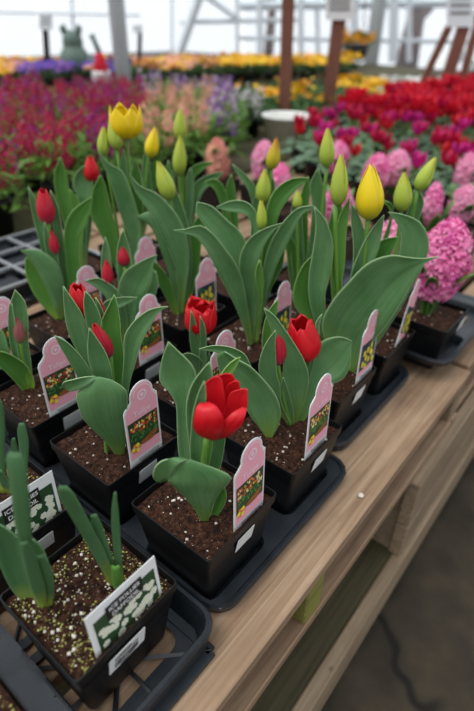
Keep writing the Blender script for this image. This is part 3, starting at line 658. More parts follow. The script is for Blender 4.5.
# ---- pot (0,2)
t, p, u, v = potted(0, 2, 'potted tulip with an unopened dull bud and an arching leaf at the left edge')
B = P3(.048, .386)
leaf(t, B, [(15, 289.5, 15.5, 290), (10, 305, 25, 302), (9, 322, 28, 320), (12, 342, 28, 340), (18, 362, 31, 362), (27, 385, 33, 385)], (1.2, .3), .22)
leaf(t, B, [(9, 305, 12, 303), (8, 322, 15, 322), (9, 338, 17, 338), (14, 360, 20, 360), (26, 388, 30, 388)], (-.6, 0), .22)
stem(t, B, [(31, 390), (24, 365), (20, 342)], .0026, d=.0)
tulip(t, B, (21, 343), (17, 317), 9.5, 'pinkbud', d=(0, 0), open=0, seed=12)
leaf(t, B, [(-14, 322, -13, 321), (-6, 338, 3, 332), (-2, 352, 9, 350), (8, 368, 18, 366), (25, 388, 30, 388)], (.8, .1), .2)
leaf(t, B, [(-20, 352, -20, 353), (-8, 351, -8, 362), (4, 352, 2, 369), (16, 357.5, 12, 378.5), (27, 366, 19.5, 387), (34, 380, 24.5, 393), (34.5, 389, 28, 395)], (-2.4, -.4), .2, mat='leaf2')
sticker(p, u + .044, v, -.034, .03, .023, face_v=.0035); 
pink_tag(u + .030, v + .006, 'pink tulip care card second from the left, behind the narrow curved leaf', 0, z0=-.018, seed=4)
t, p, u, v = potted(0, 3, 'potted tulip mostly out of frame at the left behind a pink card', near=False)
B = P3(.06, .50)
leaf(t, B, [(-20, 280, -19, 280), (-24, 300, -10, 300), (-20, 330, -8, 330), (-8, 358, -3, 358)], (0, 0), .2)
pink_tag(u + .044, v + .006, 'pink tulip care card cut off by the left frame edge', 0, z0=-.018, seed=5)

# ---- pot (1,1)
t, p, u, v = potted(1, 1, 'potted tulip with a small ruffled red flower behind a pink card')
B = P3(.215, .207)
stem(t, B, [(200, 388), (200, 360), (200, 330)], .003, d=.3)
tulip(t, B, (201, 334), (200, 303), 29, 'red', d=(.3, .4), open=.9, seed=15, ruffle=.5, jag=.09, k=11)
leaf(t, B, [(191, 310.5, 191.3, 310.5), (190, 322, 195, 321), (189.5, 337, 199, 336), (192, 355, 202, 355), (197, 384, 202, 384)], (-2.2, -.3), .2)
leaf(t, B, [(200, 316, 200.3, 316), (200, 328, 205, 327), (200, 342, 206.5, 342), (199, 362, 206, 362), (199, 385, 203, 385)], (-2.4, -.4), .2)
leaf(t, B, [(178, 358, 179, 356), (187, 353, 185, 363), (197, 356, 190, 370), (204, 364, 195, 378), (205, 382, 200, 388)], (-2.2, -.6), .2)
leaf(t, B, [(209, 352, 209.4, 352), (206, 362, 211, 363), (203, 374, 208, 376), (201, 388, 204, 388)], (-.8, 0), .2, n=12)
sticker(p, u + .044, v, -.034, .028, .023, face_v=.0035)
pink_tag(u + .034, v + .006, 'pink tulip care card directly right of the small ruffled red flower', 0, z0=-.018, seed=6)

# ---- pot (1,2)
t, p, u, v = potted(1, 2, 'potted tulip with thin red striped buds behind the pink cards', near=True)
B = P3(.215, .365)
leaf(t, B, [(105, 237, 105.3, 237), (102, 250, 109, 248), (101, 268, 112, 266), (104, 290, 115, 290), (118, 335, 124, 335)], (1, .2), .22)
tulip(t, B, (109, 285), (106, 260), 10, 'redbud', d=(0, 0), open=0, seed=21)
stem(t, B, [(125, 345), (115, 315), (109, 284)], .0026)
leaf(t, B, [(123, 229, 123.3, 229), (118, 244, 128, 243), (116.5, 260, 132, 262), (118, 280, 132, 282), (122, 320, 129, 320), (125, 350, 128, 350)], (.2, .2), .24)
tulip(t, B, (125, 266), (122, 241), 12, 'redbud', d=(.9, 1.1), open=.1, seed=22)
stem(t, B, [(128, 345), (127, 310), (125, 267)], .0026, d=.5)
leaf(t, B, [(157, 254.5, 157, 255), (148, 258, 153, 266), (136, 264, 152, 277), (124.5, 272, 149, 288), (119, 284, 144, 297), (118, 298, 138, 312), (122, 325, 133, 330), (126, 348, 130, 348)], (-1.2, 0), .16, wave=.03)
leaf(t, B, [(137.5, 297.5, 137.5, 298), (122, 297, 124, 306), (106, 301, 112, 312), (98, 312, 112, 320), (108, 335, 118, 335), (123, 349, 127, 349)], (-2.2, -.4), .16)
leaf(t, B, [(84.5, 281, 85, 281.5), (97, 278, 92, 285), (110, 284, 104, 295), (121, 295, 114, 308), (127, 315, 120, 322), (129, 345, 125, 347)], (-1, 0), .18)
leaf(t, B, [(151, 270, 156, 271), (146, 290, 158, 284), (140, 310, 152, 305), (132, 335, 140, 335), (128, 348, 131, 348)], (1.4, .3), .18)
sticker(p, u + .044, v, -.034, .03, .023, face_v=.0035)
pink_tag(u + .040, v + .006, 'pink tulip care card just left of and behind the curved leaf tip', 0, z0=-.018, seed=7)

# ---- pot (1,3)
t, p, u, v = potted(1, 3, 'potted tulip with two tall red buds at the left, before the bare boards', near=True)
B = P3(.200, .510)
leaf(t, B, [(28, 187, 28.4, 187), (30, 203, 37, 201), (34, 222, 44, 219), (40, 245, 49, 243), (48, 280, 57, 280), (62, 318, 67, 318)], (.4, .2), .22)
stem(t, B, [(66, 322), (58, 285), (48, 221)], .0028)
tulip(t, B, (48, 224), (42, 189), 15, 'redbud', d=(0, 0), open=.45, seed=31)
leaf(t, B, [(50, 190, 50.4, 190), (51, 205, 57, 203), (53, 225, 61, 223), (56, 250, 65, 248), (60, 285, 68, 285), (65, 320, 69, 320)], (.8, .3), .22)
tulip(t, B, (56, 254), (51, 230), 8, 'redbud', d=(-.5, -.5), open=0, seed=32)
leaf(t, B, [(44.5, 222, 45, 222), (44, 238, 50, 236), (46, 254, 57, 252), (50, 275, 60, 275), (61, 315, 66, 315)], (-1.2, 0), .22)
leaf(t, B, [(92.5, 196.5, 92.5, 197), (82, 203, 90, 212), (72, 211, 85, 227), (65.5, 223, 80, 240), (64, 241, 79, 256), (66, 260, 80, 268), (67, 290, 76, 290), (68, 320, 71, 320)], (.2, .2), .16, wave=.05, mat='leaf2')
leaf(t, B, [(21, 250, 21.3, 251.5), (33, 249, 28, 257), (45, 253, 36, 268), (56, 262, 43, 282), (62, 275, 50, 296), (65, 296, 56, 312), (66, 318, 61, 321)], (-1.6, -.2), -.12)
leaf(t, B, [(25, 258, 30, 256), (26, 276, 42, 270), (35, 296, 52, 288), (46, 310, 60, 304), (57, 321, 64, 320)], (-.6, 0), .2, mat='leafy')
pink_tag(u + .043, v + .006, 'pink tulip care card behind the red bud at upper left', 0, z0=-.018, seed=8)

# ---- yellow tulips, tray 2
t, p, u, v = potted(2, 0, 'potted tulip with a big yellow bud and a huge sweeping leaf at the right')
B = P3(.360, .090)
leaf(t, B, [(388, 212, 389, 212), (396, 222, 405, 215), (401, 235, 421, 223), (400, 248, 429, 241), (397, 265, 426, 259), (390, 290, 413, 286), (378, 320, 396, 316), (352, 366, 362, 366)], (2.4, .8), .15)
leaf(t, B, [(398, 236.5, 398.5, 237), (382, 240, 392, 252), (373, 250, 385, 266), (367, 270, 378, 280), (350, 340, 358, 342)], (2, .8), .2, mat='leaf2')
leaf(t, B, [(349.5, 197, 350, 197), (340, 215, 349, 213), (335, 238, 346, 236), (332, 260, 345, 262), (331, 285, 342, 286), (336, 330, 345, 330), (346, 368, 350, 368)], (2, .5), .2, mat='leafy')
stem(t, B, [(350, 368), (338, 290), (335, 204)], .0030, d=1.2)
tulip(t, B, (338, 206), (341, 154), 16, 'gbud', d=(1.2, 1.4), open=0, seed=41)
leaf(t, B, [(351, 205, 352, 204), (351, 222, 360, 218), (353, 240, 365, 235), (353, 262, 366, 256), (349, 300, 360, 300), (348, 366, 353, 366)], (1.6, .5), .2)
leaf(t, B, [(384, 214.5, 384.3, 215), (374, 226, 382.5, 229), (365, 240, 379, 248), (357, 257, 371, 268), (351, 275, 363, 285), (348, 320, 357, 322), (349, 367, 353, 367)], (.6, .2), .2)
stem(t, B, [(352, 368), (362, 290), (368, 216)], .0032, d=1.0)
tulip(t, B, (369, 220), (371, 163.5), 24, 'ybud', d=(1.0, 1.1), open=.04, seed=42, k=11)
leaf(t, B, [(314, 206.5, 314.4, 206.5), (316, 222, 325, 219), (314.5, 240, 332, 238), (312, 256, 333, 254), (309, 275, 330, 275), (309, 298, 325, 298), (318, 330, 330, 330), (340, 368, 346, 368)], (.4, .3), .2)
leaf(t, B, [(314.5, 254, 315, 254), (303, 265, 316, 264), (295, 283, 317, 280), (293.5, 301, 316, 300), (303, 319, 318, 318), (320, 345, 328, 343), (340, 369, 345, 369)], (1.0, .4), .16, mat='leaf2')
leaf(t, B, [(438.5, 256.5, 438.5, 257), (423, 258.5, 426, 263), (408, 257.5, 418, 272), (391, 255.5, 409, 288), (368, 263, 399, 306), (347, 283, 386, 327), (331, 303, 371, 346), (322, 326, 362, 362), (330, 350, 356, 371), (345, 369, 354, 375)], (-1.8, -.5), .12, n=34, k=13, thick=.0012, wave=.02)
sticker(p, u + .05, v, -.034, .028, .023, face_v=.0035)
pink_tag(u + .062, v + .008, 'pink tulip care card with a yellow flower photo, nearest the bench edge', 1, z0=-.018, seed=9)

t, p, u, v = potted(2, 1, 'potted tulip with long ribbon leaves and a slim green bud in the centre')
B = P3(.345, .215)
leaf(t, B, [(216, 207, 216.5, 208), (232, 200.5, 231, 212), (247, 202, 245, 214), (256, 212, 251, 224), (258, 235, 250, 240), (257, 300, 250, 300), (254, 345, 250, 345)], (3, .6), .18)
leaf(t, B, [(309, 178, 309, 179), (294, 178, 299, 187), (280, 185, 290, 197), (270, 198, 281, 210), (266, 215, 276, 225), (262, 260, 268, 260), (254, 345, 258, 345)], (2.6, .6), .18, mat='leaf2')
leaf(t, B, [(197, 201.5, 197.5, 202), (196, 213, 212, 206), (204, 224, 227, 220), (213, 236, 242, 234), (222, 250, 248, 252), (235, 275, 252, 276), (248, 340, 254, 340)], (2.0, .5), .16)
stem(t, B, [(253, 348), (258, 290), (262, 226)], .0026, d=1.)
tulip(t, B, (262, 230), (261, 200), 9, 'gbud', d=(1, 1), open=0, seed=51)
leaf(t, B, [(314, 205.5, 314, 206.5), (298, 208, 302, 215), (284, 221, 294, 230), (272, 240, 284, 250), (265, 260, 275, 270), (259, 292, 267, 295), (252, 345, 257, 345)], (-.6, .2), .18)
leaf(t, B, [(284, 222.5, 284, 223.5), (266, 228, 273, 232), (250, 238, 264, 246), (241, 253, 258, 262), (239, 270, 257.5, 281), (241, 290, 257.5, 301), (247, 318, 255.5, 325), (250, 346, 253, 346)], (-1.4, 0), .2, wave=.03)
leaf(t, B, [(259.5, 260, 260, 260), (255.5, 270, 262, 268), (256, 284, 264, 282), (259, 294, 263, 293), (255, 345, 257, 345)], (-1.6, 0), .25, mat='leafy', n=16)
leaf(t, B, [(173.5, 230, 174, 231), (187, 228.8, 188, 234.5), (200, 225.5, 197, 238), (212, 233, 205, 248), (224, 247, 213, 262), (236, 264, 222, 281), (243, 282, 232, 300), (247, 305, 240, 318), (250.5, 325, 246, 335), (252.5, 351, 249, 351)], (-3.2, -.2), .16, wave=.04)
leaf(t, B, [(284, 250, 285, 250), (272, 265, 282, 268), (263, 290, 270, 292), (252, 348, 256, 348)], (.5, .2), .2, mat='leaf2')
pink_tag(u + .056, v + .006, 'pink tulip care card with a yellow flower photo between the red flowers', 1, z0=-.018, seed=10)

t, p, u, v = potted(2, 2, 'potted tulip with long leaves and a fat slanting green bud')
B = P3(.345, .372)
leaf(t, B, [(136, 217, 136.5, 217.5), (144, 213, 146, 222), (153, 212, 152, 229), (160, 226, 157, 240), (167, 245, 163, 256), (173, 262, 168, 270), (178, 300, 173, 300), (180, 318, 177, 318)], (-.4, 0), -.12)
stem(t, B, [(179, 318), (176, 260), (170, 196)], .0028, d=.8)
tulip(t, B, (171, 200), (157.5, 161), 16, 'gbud', d=(.8, .6), open=0, seed=61)
leaf(t, B, [(128, 172, 128.4, 172), (140, 186, 135, 191), (156, 193, 144, 204), (168, 204, 153, 217), (180, 220, 162, 236), (188, 243, 171, 256), (189, 265, 176, 274), (186, 290, 178, 294), (182, 318, 178, 318)], (-1.2, 0), .16, wave=.03)
leaf(t, B, [(172, 185, 173, 184), (172, 200, 180, 200), (177, 218, 186, 216), (182, 240, 190, 238), (184, 270, 192, 270), (180, 318, 184, 318)], (1.4, .4), .2)
leaf(t, B, [(214, 212, 214, 213), (200, 215, 206, 224), (192, 228, 202, 240), (187, 245, 200, 258), (184, 270, 196, 280), (181, 318, 186, 318)], (1.6, .3), .18, mat='leaf2')
leaf(t, B, [(151, 262, 152, 259), (156, 278, 166, 274), (166, 298, 174, 292), (176, 318, 180, 318)], (-1, -.2), .2, mat='leaf2')
pink_tag(u + .044, v + .006, 'pink tulip care card with a yellow flower photo, under the slanting green bud', 1, z0=-.018, seed=11)

t, p, u, v = potted(2, 3, 'potted tulip with the fully open pointed yellow flower and two green buds', near=False)
B = P3(.345, .520)
leaf(t, B, [(100, 175, 101, 175), (92, 192, 106, 186), (90.5, 215, 112, 212), (97, 228, 116, 228), (107, 248, 120, 246), (118, 275, 127, 275), (126, 296, 129, 296)], (.4, .1), .2, mat='leaf2')
stem(t, B, [(128, 296), (116, 220), (104, 150)], .0026, d=.8)
tulip(t, B, (103.5, 156), (103.5, 126.5), 11, 'gbud', d=(.8, .8), open=0, seed=71)
stem(t, B, [(128, 296), (124, 220), (117, 150)], .0026, d=.5)
tulip(t, B, (118, 150), (110, 118), 13, 'gbud', d=(.4, .4), open=0, seed=72)
stem(t, B, [(130, 296), (130, 220), (127, 135)], .003, d=1.8)
tulip(t, B, (127, 139), (124, 105), 31, 'yellow', d=(1.8, 1.8), open=.92, seed=73, jag=.07, spread=.8, pointy=.75, k=13)
leaf(t, B, [(96.5, 147.5, 97, 148), (108, 163, 104, 167), (121, 170, 110, 180), (129, 186, 116, 200), (136, 206, 122, 220), (141, 228, 129, 240), (139, 250, 130, 257), (133, 290, 128, 290)], (-.6, 0), .16, wave=.04)
leaf(t, B, [(123, 148, 123.4, 148), (121, 160, 126, 162), (118, 180, 128, 182), (122, 210, 132, 212), (128, 290, 132, 290)], (1, .3), .2)
leaf(t, B, [(135, 158, 135.4, 158), (131, 175, 141, 176), (130, 200, 143, 200), (132, 230, 141, 230), (129, 295, 133, 295)], (2.4, .5), .2, mat='leaf2')
pink_tag(u + .044, v + .006, 'faint pink tulip care card furthest back between the long leaves', 1, z0=-.018, seed=12)

t, p, u, v = potted(2, 4, 'potted tulip at far left of its row with a half hidden red bud', near=False)
B = P3(.345, .665)
leaf(t, B, [(60, 157, 60.4, 157), (54, 175, 66, 172), (57, 200, 70, 197), (66, 230, 76, 230), (78, 270, 82, 270)], (.6, .2), .2, mat='leaf2')
stem(t, B, [(82, 275), (90, 230), (92, 178)], .0028, d=1)
tulip(t, B, (92, 182), (90, 156), 13, 'red', d=(1, 1), open=.3, seed=81)
leaf(t, B, [(83, 166, 86, 166), (74, 176, 92, 174), (73, 188, 92, 188), (78, 198, 90, 200), (80, 225, 88, 227), (80, 272, 84, 272)], (0, 0), .2)
leaf(t, B, [(69, 190, 70, 189), (72, 205, 80, 203), (75, 230, 83, 228), (78, 270, 82, 270)], (-.4, 0), .2, mat='leafy')
leaf(t, B, [(104, 190, 104, 191), (92, 198, 96, 208), (86, 215, 92, 222), (80, 272, 85, 272)], (.6, 0), .2)

t, p, u, v = potted(3, 0, 'potted tulip with two pale green buds behind the huge leaf, beside the hyacinth', near=True)
B = P3(.500, .085)
stem(t, B, [(372, 342), (392, 270), (402, 208)], .0028)
stem(t, B, [(374, 342), (400, 270), (418, 188)], .0028, d=.5)
tulip(t, B, (402, 212), (404, 172), 17, 'gbud', d=(0, .2), open=0, seed=91)
tulip(t, B, (417, 191), (435.5, 157), 14, 'gbud', d=(.5, .8), open=0, seed=92)
leaf(t, B, [(414, 190, 418, 189), (410, 205, 424, 201), (402, 225, 418, 224), (396, 260, 410, 260), (380, 320, 388, 320)], (1.5, .5), .2)
leaf(t, B, [(376, 210, 384, 200), (384, 203, 394, 206), (392, 215, 388, 225), (386, 250, 380, 250), (376, 340, 371, 340)], (1.4, .5), .16, mat='leaf2')
pink_tag(u + .048, v + .008, 'leaning pink tulip care card seen nearly edge on beside the hyacinth', 1, z0=-.012, seed=13, rot=.08, lean=.03, tilt=.48, w=.042)

t, p, u, v = potted(3, 1, 'potted tulip with a tall green bud rising before the pink hyacinths', near=False)
B = P3(.500, .230)
stem(t, B, [(299, 312), (318, 240), (327, 165)], .0028)
tulip(t, B, (326.5, 168), (327.5, 128), 14, 'gbud', d=(0, 0), open=0, seed=93)
stem(t, B, [(298, 312), (298, 260), (297, 205)], .0024, d=-.5)
tulip(t, B, (297, 209), (298, 191), 8, 'gbud', d=(-.5, -.5), open=0, seed=94)
leaf(t, B, [(297, 189, 298, 189), (292, 205, 301, 203), (290, 230, 303, 230), (292, 270, 304, 270), (296, 312, 300, 312)], (-.2, 0), .2)
leaf(t, B, [(318, 168, 318.5, 168), (310, 184, 322, 181), (312, 205, 326, 203), (308, 250, 320, 250), (299, 312, 304, 312)], (.6, .2), .2)
leaf(t, B, [(308, 176, 308.5, 176), (302, 190, 310, 190), (299, 215, 308, 215), (298, 250, 308, 250), (298, 312, 302, 312)], (.8, .1), .2, mat='leaf2')
leaf(t, B, [(340, 195, 340.5, 195), (332, 212, 342, 212), (322, 250, 334, 250), (300, 312, 306, 312)], (1.4, .4), .2, mat='leaf2')
leaf(t, B, [(284, 228, 284.5, 228), (286, 250, 296, 246), (290, 280, 302, 278), (296, 312, 300, 312)], (-.6, 0), .2, mat='leaf2')
leaf(t, B, [(326, 240, 326, 240), (316, 256, 324, 258), (308, 280, 316, 282), (299, 312, 303, 312)], (-.6, 0), .2, mat='leafy')

t, p, u, v = potted(3, 2, 'potted tulip with an orange tipped bud above a green bud in the centre', near=False)
B = P3(.500, .376)
stem(t, B, [(236, 290), (258, 240), (263, 195)], .0028, d=-.4)
stem(t, B, [(237, 290), (264, 240), (272, 165)], .0028, d=.5)
tulip(t, B, (262, 204), (265, 168.5), 14, 'gbud', d=(-.4, -.4), open=0, seed=95)
tulip(t, B, (271, 170), (276.5, 138), 13, 'obud', d=(.5, .5), open=0, seed=96)
leaf(t, B, [(268, 165, 269, 166), (266, 180, 274, 180), (266, 200, 276, 202), (262, 235, 272, 235), (236, 288, 242, 288)], (.7, .2), .2)
leaf(t, B, [(232, 164, 232.5, 164), (238, 175, 245, 174), (248, 190, 256, 188), (254, 215, 262, 213), (250, 250, 256, 250), (236, 288, 240, 288)], (.4, .1), .2)
leaf(t, B, [(259, 188, 259.4, 188), (252, 205, 260, 204), (250, 240, 260, 240), (238, 288, 242, 288)], (-.8, 0), .2)
leaf(t, B, [(231, 174, 231.4, 174), (226, 188, 235, 188), (226, 215, 238, 215), (228, 260, 238, 260), (232, 289, 236, 289)], (.4, 0), .2, mat='leaf2')
leaf(t, B, [(204, 182, 204, 183), (216, 179, 214, 189), (226, 192, 220, 203), (232, 230, 225, 232), (236, 288, 231, 288)], (0, 0), .2, mat='leaf2')

t, p, u, v = potted(3, 3, 'potted tulip with two tall green buds one above the other', near=False)
B = P3(.500, .524)
stem(t, B, [(182, 268), (182, 220), (179, 170)], .0028, d=-.4)
stem(t, B, [(183, 268), (184, 200), (180, 135)], .0028, d=.6)
tulip(t, B, (179, 176), (180.5, 134.5), 13, 'gbud', d=(-.4, -.4), open=0, seed=97)
tulip(t, B, (180, 141), (180, 108), 12, 'gbud', d=(.6, .6), open=0, seed=98)
leaf(t, B, [(224, 172, 224, 173), (210, 174, 214, 182), (197, 181, 204, 191), (189, 195, 197, 206), (186, 220, 194, 225), (181, 267, 186, 267)], (-.4, 0), .18)
leaf(t, B, [(213, 162, 213, 163), (200, 163, 203, 170), (188, 171, 193, 180), (184, 195, 190, 195), (181, 267, 185, 267)], (1, 0), .18, mat='leaf2')
leaf(t, B, [(168, 160, 168.4, 160), (164, 178, 173, 176), (166, 205, 178, 203), (174, 240, 183, 240), (180, 267, 184, 267)], (.6, 0), .2)
leaf(t, B, [(190, 168, 191, 168), (186, 180, 194, 180), (186, 200, 194, 202), (182, 267, 187, 267)], (-.8, 0), .2)

t, p, u, v = potted(3, 4, 'potted tulip with one yellow bud in the row behind the open yellow flower', near=False)
B = P3(.500, .670)
stem(t, B, [(134, 250), (142, 210), (149, 152)], .0028)
tulip(t, B, (150, 158), (155, 127), 13, 'ybud', d=(0, 0), open=0, seed=99)
leaf(t, B, [(146, 148, 146.4, 148), (142, 165, 150, 163), (142, 190, 152, 190), (138, 225, 146, 225), (133, 250, 137, 250)], (.5, 0), .2)
leaf(t, B, [(162, 150, 162, 151), (154, 162, 160, 168), (150, 185, 156, 188), (136, 250, 141, 250)], (1, 0), .2, mat='leaf2')
leaf(t, B, [(128, 150, 128.4, 150), (124, 168, 132, 167), (126, 200, 136, 200), (131, 250, 135, 250)], (1, 0), .2)

# ================================================================ DAFFODIL POTS (front left)
def photo_label(org, ex, w, h, label, lines, seed=0, lean=.1, tilt=0.):
    t = thing('plant_label', label, 'plant label', tuple(org)); ez = (Vector((0, lean, 1)).normalized() + ex * tilt).normalized(); ny = ex.cross(ez).normalized()
    poly_card(t, 'card', [(0, 0), (w, 0), (w, h), (0, h)], org, ex, ez, ny, .0008, 'white')
    b = MB(); b.add([org + ex * x + ez * z + ny * .0004 for x, z in ((w * .07, h * .1), (w * .95, h * .1), (w * .95, h * .80), (w * .07, h * .80))], [(0, 1, 2, 3)], 0)
    rnd = random.Random(seed)
    for q in range(34):
        x = rnd.uniform(w * .13, w * .9); z = rnd.uniform(h * .16, h * .6); r = rnd.uniform(.0024, .0034)
        for k in range(6):
            a = k * PI / 3 + q; cx, cz = x + r * .8 * math.cos(a), z + r * .8 * math.sin(a)
            b.add([org + ex * min(w * .94, max(w * .08, cx + r * .62 * math.cos(c))) + ez * max(h * .11, cz + r * .62 * math.sin(c)) + ny * (.0005 + q * 2e-6) for c in [i * PI / 3 for i in range(6)]], [tuple(range(6))], 1)
        b.add([org + ex * (x + r * .42 * math.cos(i * PI / 3)) + ez * (z + r * .42 * math.sin(i * PI / 3)) + ny * .0006 for i in range(6)], [tuple(range(6))], 2)
    b.build('photo_print', ['dkgreen', 'pwhite', 'pcream'], t)
    z = h * .86
    b = MB(); b.add([org + ex * x + ez * zz + ny * .0007 for x, zz in ((w * .24, h * .60), (w * .76, h * .60), (w * .76, h * .88), (w * .24, h * .88))], [(0, 1, 2, 3)]); b.build('title_panel', 'ink', t)
    for i, s_ in enumerate(lines): text_mesh(s_, h * .105, 'lettering', 'white', t, org + ex * (w * .5) + ez * (h * (.765 - .125 * i)) + ny * .001, ex, ez, .0001)
    return t
EX = Vector((1, 0, 0))
t, p, u, v = potted(0, 0, 'daffodil pot nearest the camera, two tufts of grey green blades, no flowers', cat='daffodil', name='potted_daffodil', uv=(-.146, .009), seed=77, grains=420, crust=900)
B = P3(-.123, .090)
leaf(t, B, [(10, 451, 20, 452), (6.5, 458, 24, 460), (9, 475, 27, 476), (12, 495, 29.5, 496), (15, 520, 31, 520), (20, 545, 33, 545), (27, 575, 40, 576), (36, 603, 44, 604)], (-1.4, 0), -.16, mat='nleaf', thick=.0014, bow=-1.2)
leaf(t, B, [(-14, 520, -13, 520), (-8, 526, 4, 527), (-5, 545, 20, 541), (0, 566, 26, 562), (10, 587, 31, 584), (20, 599, 38, 598), (34, 608, 42, 608)], (.6, .4), .16, mat='nleaf', thick=.0014)
leaf(t, B, [(20, 542, 27, 541), (22, 555, 34, 551), (27, 575, 40, 570), (33, 592, 45, 588), (39, 607, 46, 606)], (-2.4, -.8), -.2, mat='nleaf', thick=.0014)
leaf(t, B, [(26, 540, 33, 539), (29, 548, 42, 548), (33, 562, 48, 562), (38, 580, 52, 578), (42, 596, 53.5, 592), (44, 608, 52, 606)], (.2, .3), .2, mat='nleaf', thick=.0014)
leaf(t, B, [(36, 556, 44, 555), (40, 568, 51, 568), (44, 585, 54, 584), (45, 606, 52, 604)], (-1.6, -.3), -.12, mat='nleaf', thick=.002)
B = P3(-.068, .054)
leaf(t, B, [(59, 486, 66, 486), (58, 491, 73, 493), (65, 505, 80, 505), (74.5, 521, 88, 519), (84, 537, 96, 535), (93, 553, 104, 549), (103, 571, 112, 568), (111, 587, 117, 586)], (-1.6, 0), -.12, mat='nleaf', thick=.002)
leaf(t, B, [(91, 515, 96, 514), (91.5, 523, 102, 525), (97, 540, 107, 540), (105, 559, 113, 559), (113, 586, 119, 586)], (-.4, .1), -.12, mat='nleaf', thick=.002)
leaf(t, B, [(114.5, 492, 116, 492), (112.5, 507, 118, 507), (112, 526, 119.5, 526), (114, 550, 121, 550), (115.5, 575, 123, 573), (116, 589, 122.5, 588)], (.2, 0), -.15, mat='nleaf', thick=.002)
leaf(t, B, [(112, 565, 119, 565), (112, 577, 122, 577), (115, 591, 122, 590)], (-.6, -.2), -.3, mat='leafy', thick=.002, n=10, name='bulb_sheath')
s_ = sticker(p, u + .030, v, -.040, .040, .028, face_v=.0035, bars=True)
photo_label(Vector((u + .025, v + .006, ZR - .016)), EX, .074, .060, 'white daffodil label on the front left pot, cream flowers on green', ['ICE FOLLIES', 'DAFFODIL'], 3)
t, p, u, v = potted(0, 1, 'daffodil pot with slim blades behind its white label at the left edge', cat='daffodil', name='potted_daffodil', uv=(-.146, .158), seed=78, grains=300, crust=500)
B = P3(-.105, .215)
leaf(t, B, [(-6, 395, -2, 395), (-8, 405, 3, 406), (-6, 425, 5, 426), (-4, 460, 5, 460), (0, 492, 6, 492)], (0, 0), -.12, mat='nleaf', thick=.002)
leaf(t, B, [(19.5, 423, 24, 423), (18, 430, 26.5, 430), (19.5, 445, 29, 445), (20, 470, 27, 470), (19, 490, 24, 490)], (.4, 0), -.12, mat='nleaf', thick=.002)
leaf(t, B, [(12.5, 438, 15, 438), (11.5, 446, 17, 446), (13, 465, 19, 465), (15, 490, 20, 490)], (.8, .2), -.12, mat='nleaf', thick=.002)
leaf(t, B, [(-2, 470, 2, 470), (0, 480, 9, 482), (6, 492, 12, 492)], (-.8, 0), -.12, mat='nleaf', thick=.002, n=10)
photo_label(Vector((u + .020, v + .007, ZR - .018)), EX, .076, .066, 'white daffodil label leaning behind the tallest blade at the left edge', ['ICE FOLLIES', 'DAFFODIL'], 5, tilt=.05)
sticker(p, u + .052, v, -.036, .026, .022, face_v=.0035, pull=.0)
t, p, u, v = potted(0, 2, 'daffodil pot cut off by the left frame edge', cat='daffodil', name='potted_daffodil', uv=(-.2925, .009), seed=79, grains=200, crust=500)

# ================================================================ HYACINTHS
def strap(parent, base, ang, L, w, bend, mat='hleaf', n=12, k=5, name='leaf'):
    V = []; uv = []; Fc = []; d = Vector((math.cos(ang), math.sin(ang), 0)); sd_ = Vector((-d.y, d.x, 0)); p = Vector(base); th = math.radians(8)
    for i in range(n):
        s = i / (n - 1); wd = w * (.55 + .45 * math.sin(min(1, s * 1.6) * PI / 2)) * (1 - s ** 5) ** .5 + .0002
        t = d * math.sin(th) + Vector((0, 0, 1)) * math.cos(th); nr = d * math.cos(th) - Vector((0, 0, 1)) * math.sin(th)
        for j in range(k): e = 2 * j / (k - 1) - 1; V.append(p + sd_ * (wd * e) - nr * (wd * .5 * (1 - e * e))); uv.append((j / (k - 1), 1 - s))
        p = p + t * (L / (n - 1)); th += bend / (n - 1)
    for i in range(n - 1):
        for j in range(k - 1): a = i * k + j; Fc.append((a, a + 1, a + k + 1, a + k))
    o = mesh(name, V, Fc, mat, parent, True, uv); m_ = o.modifiers.new('thickness', 'SOLIDIFY'); m_.thickness = .0016; return o
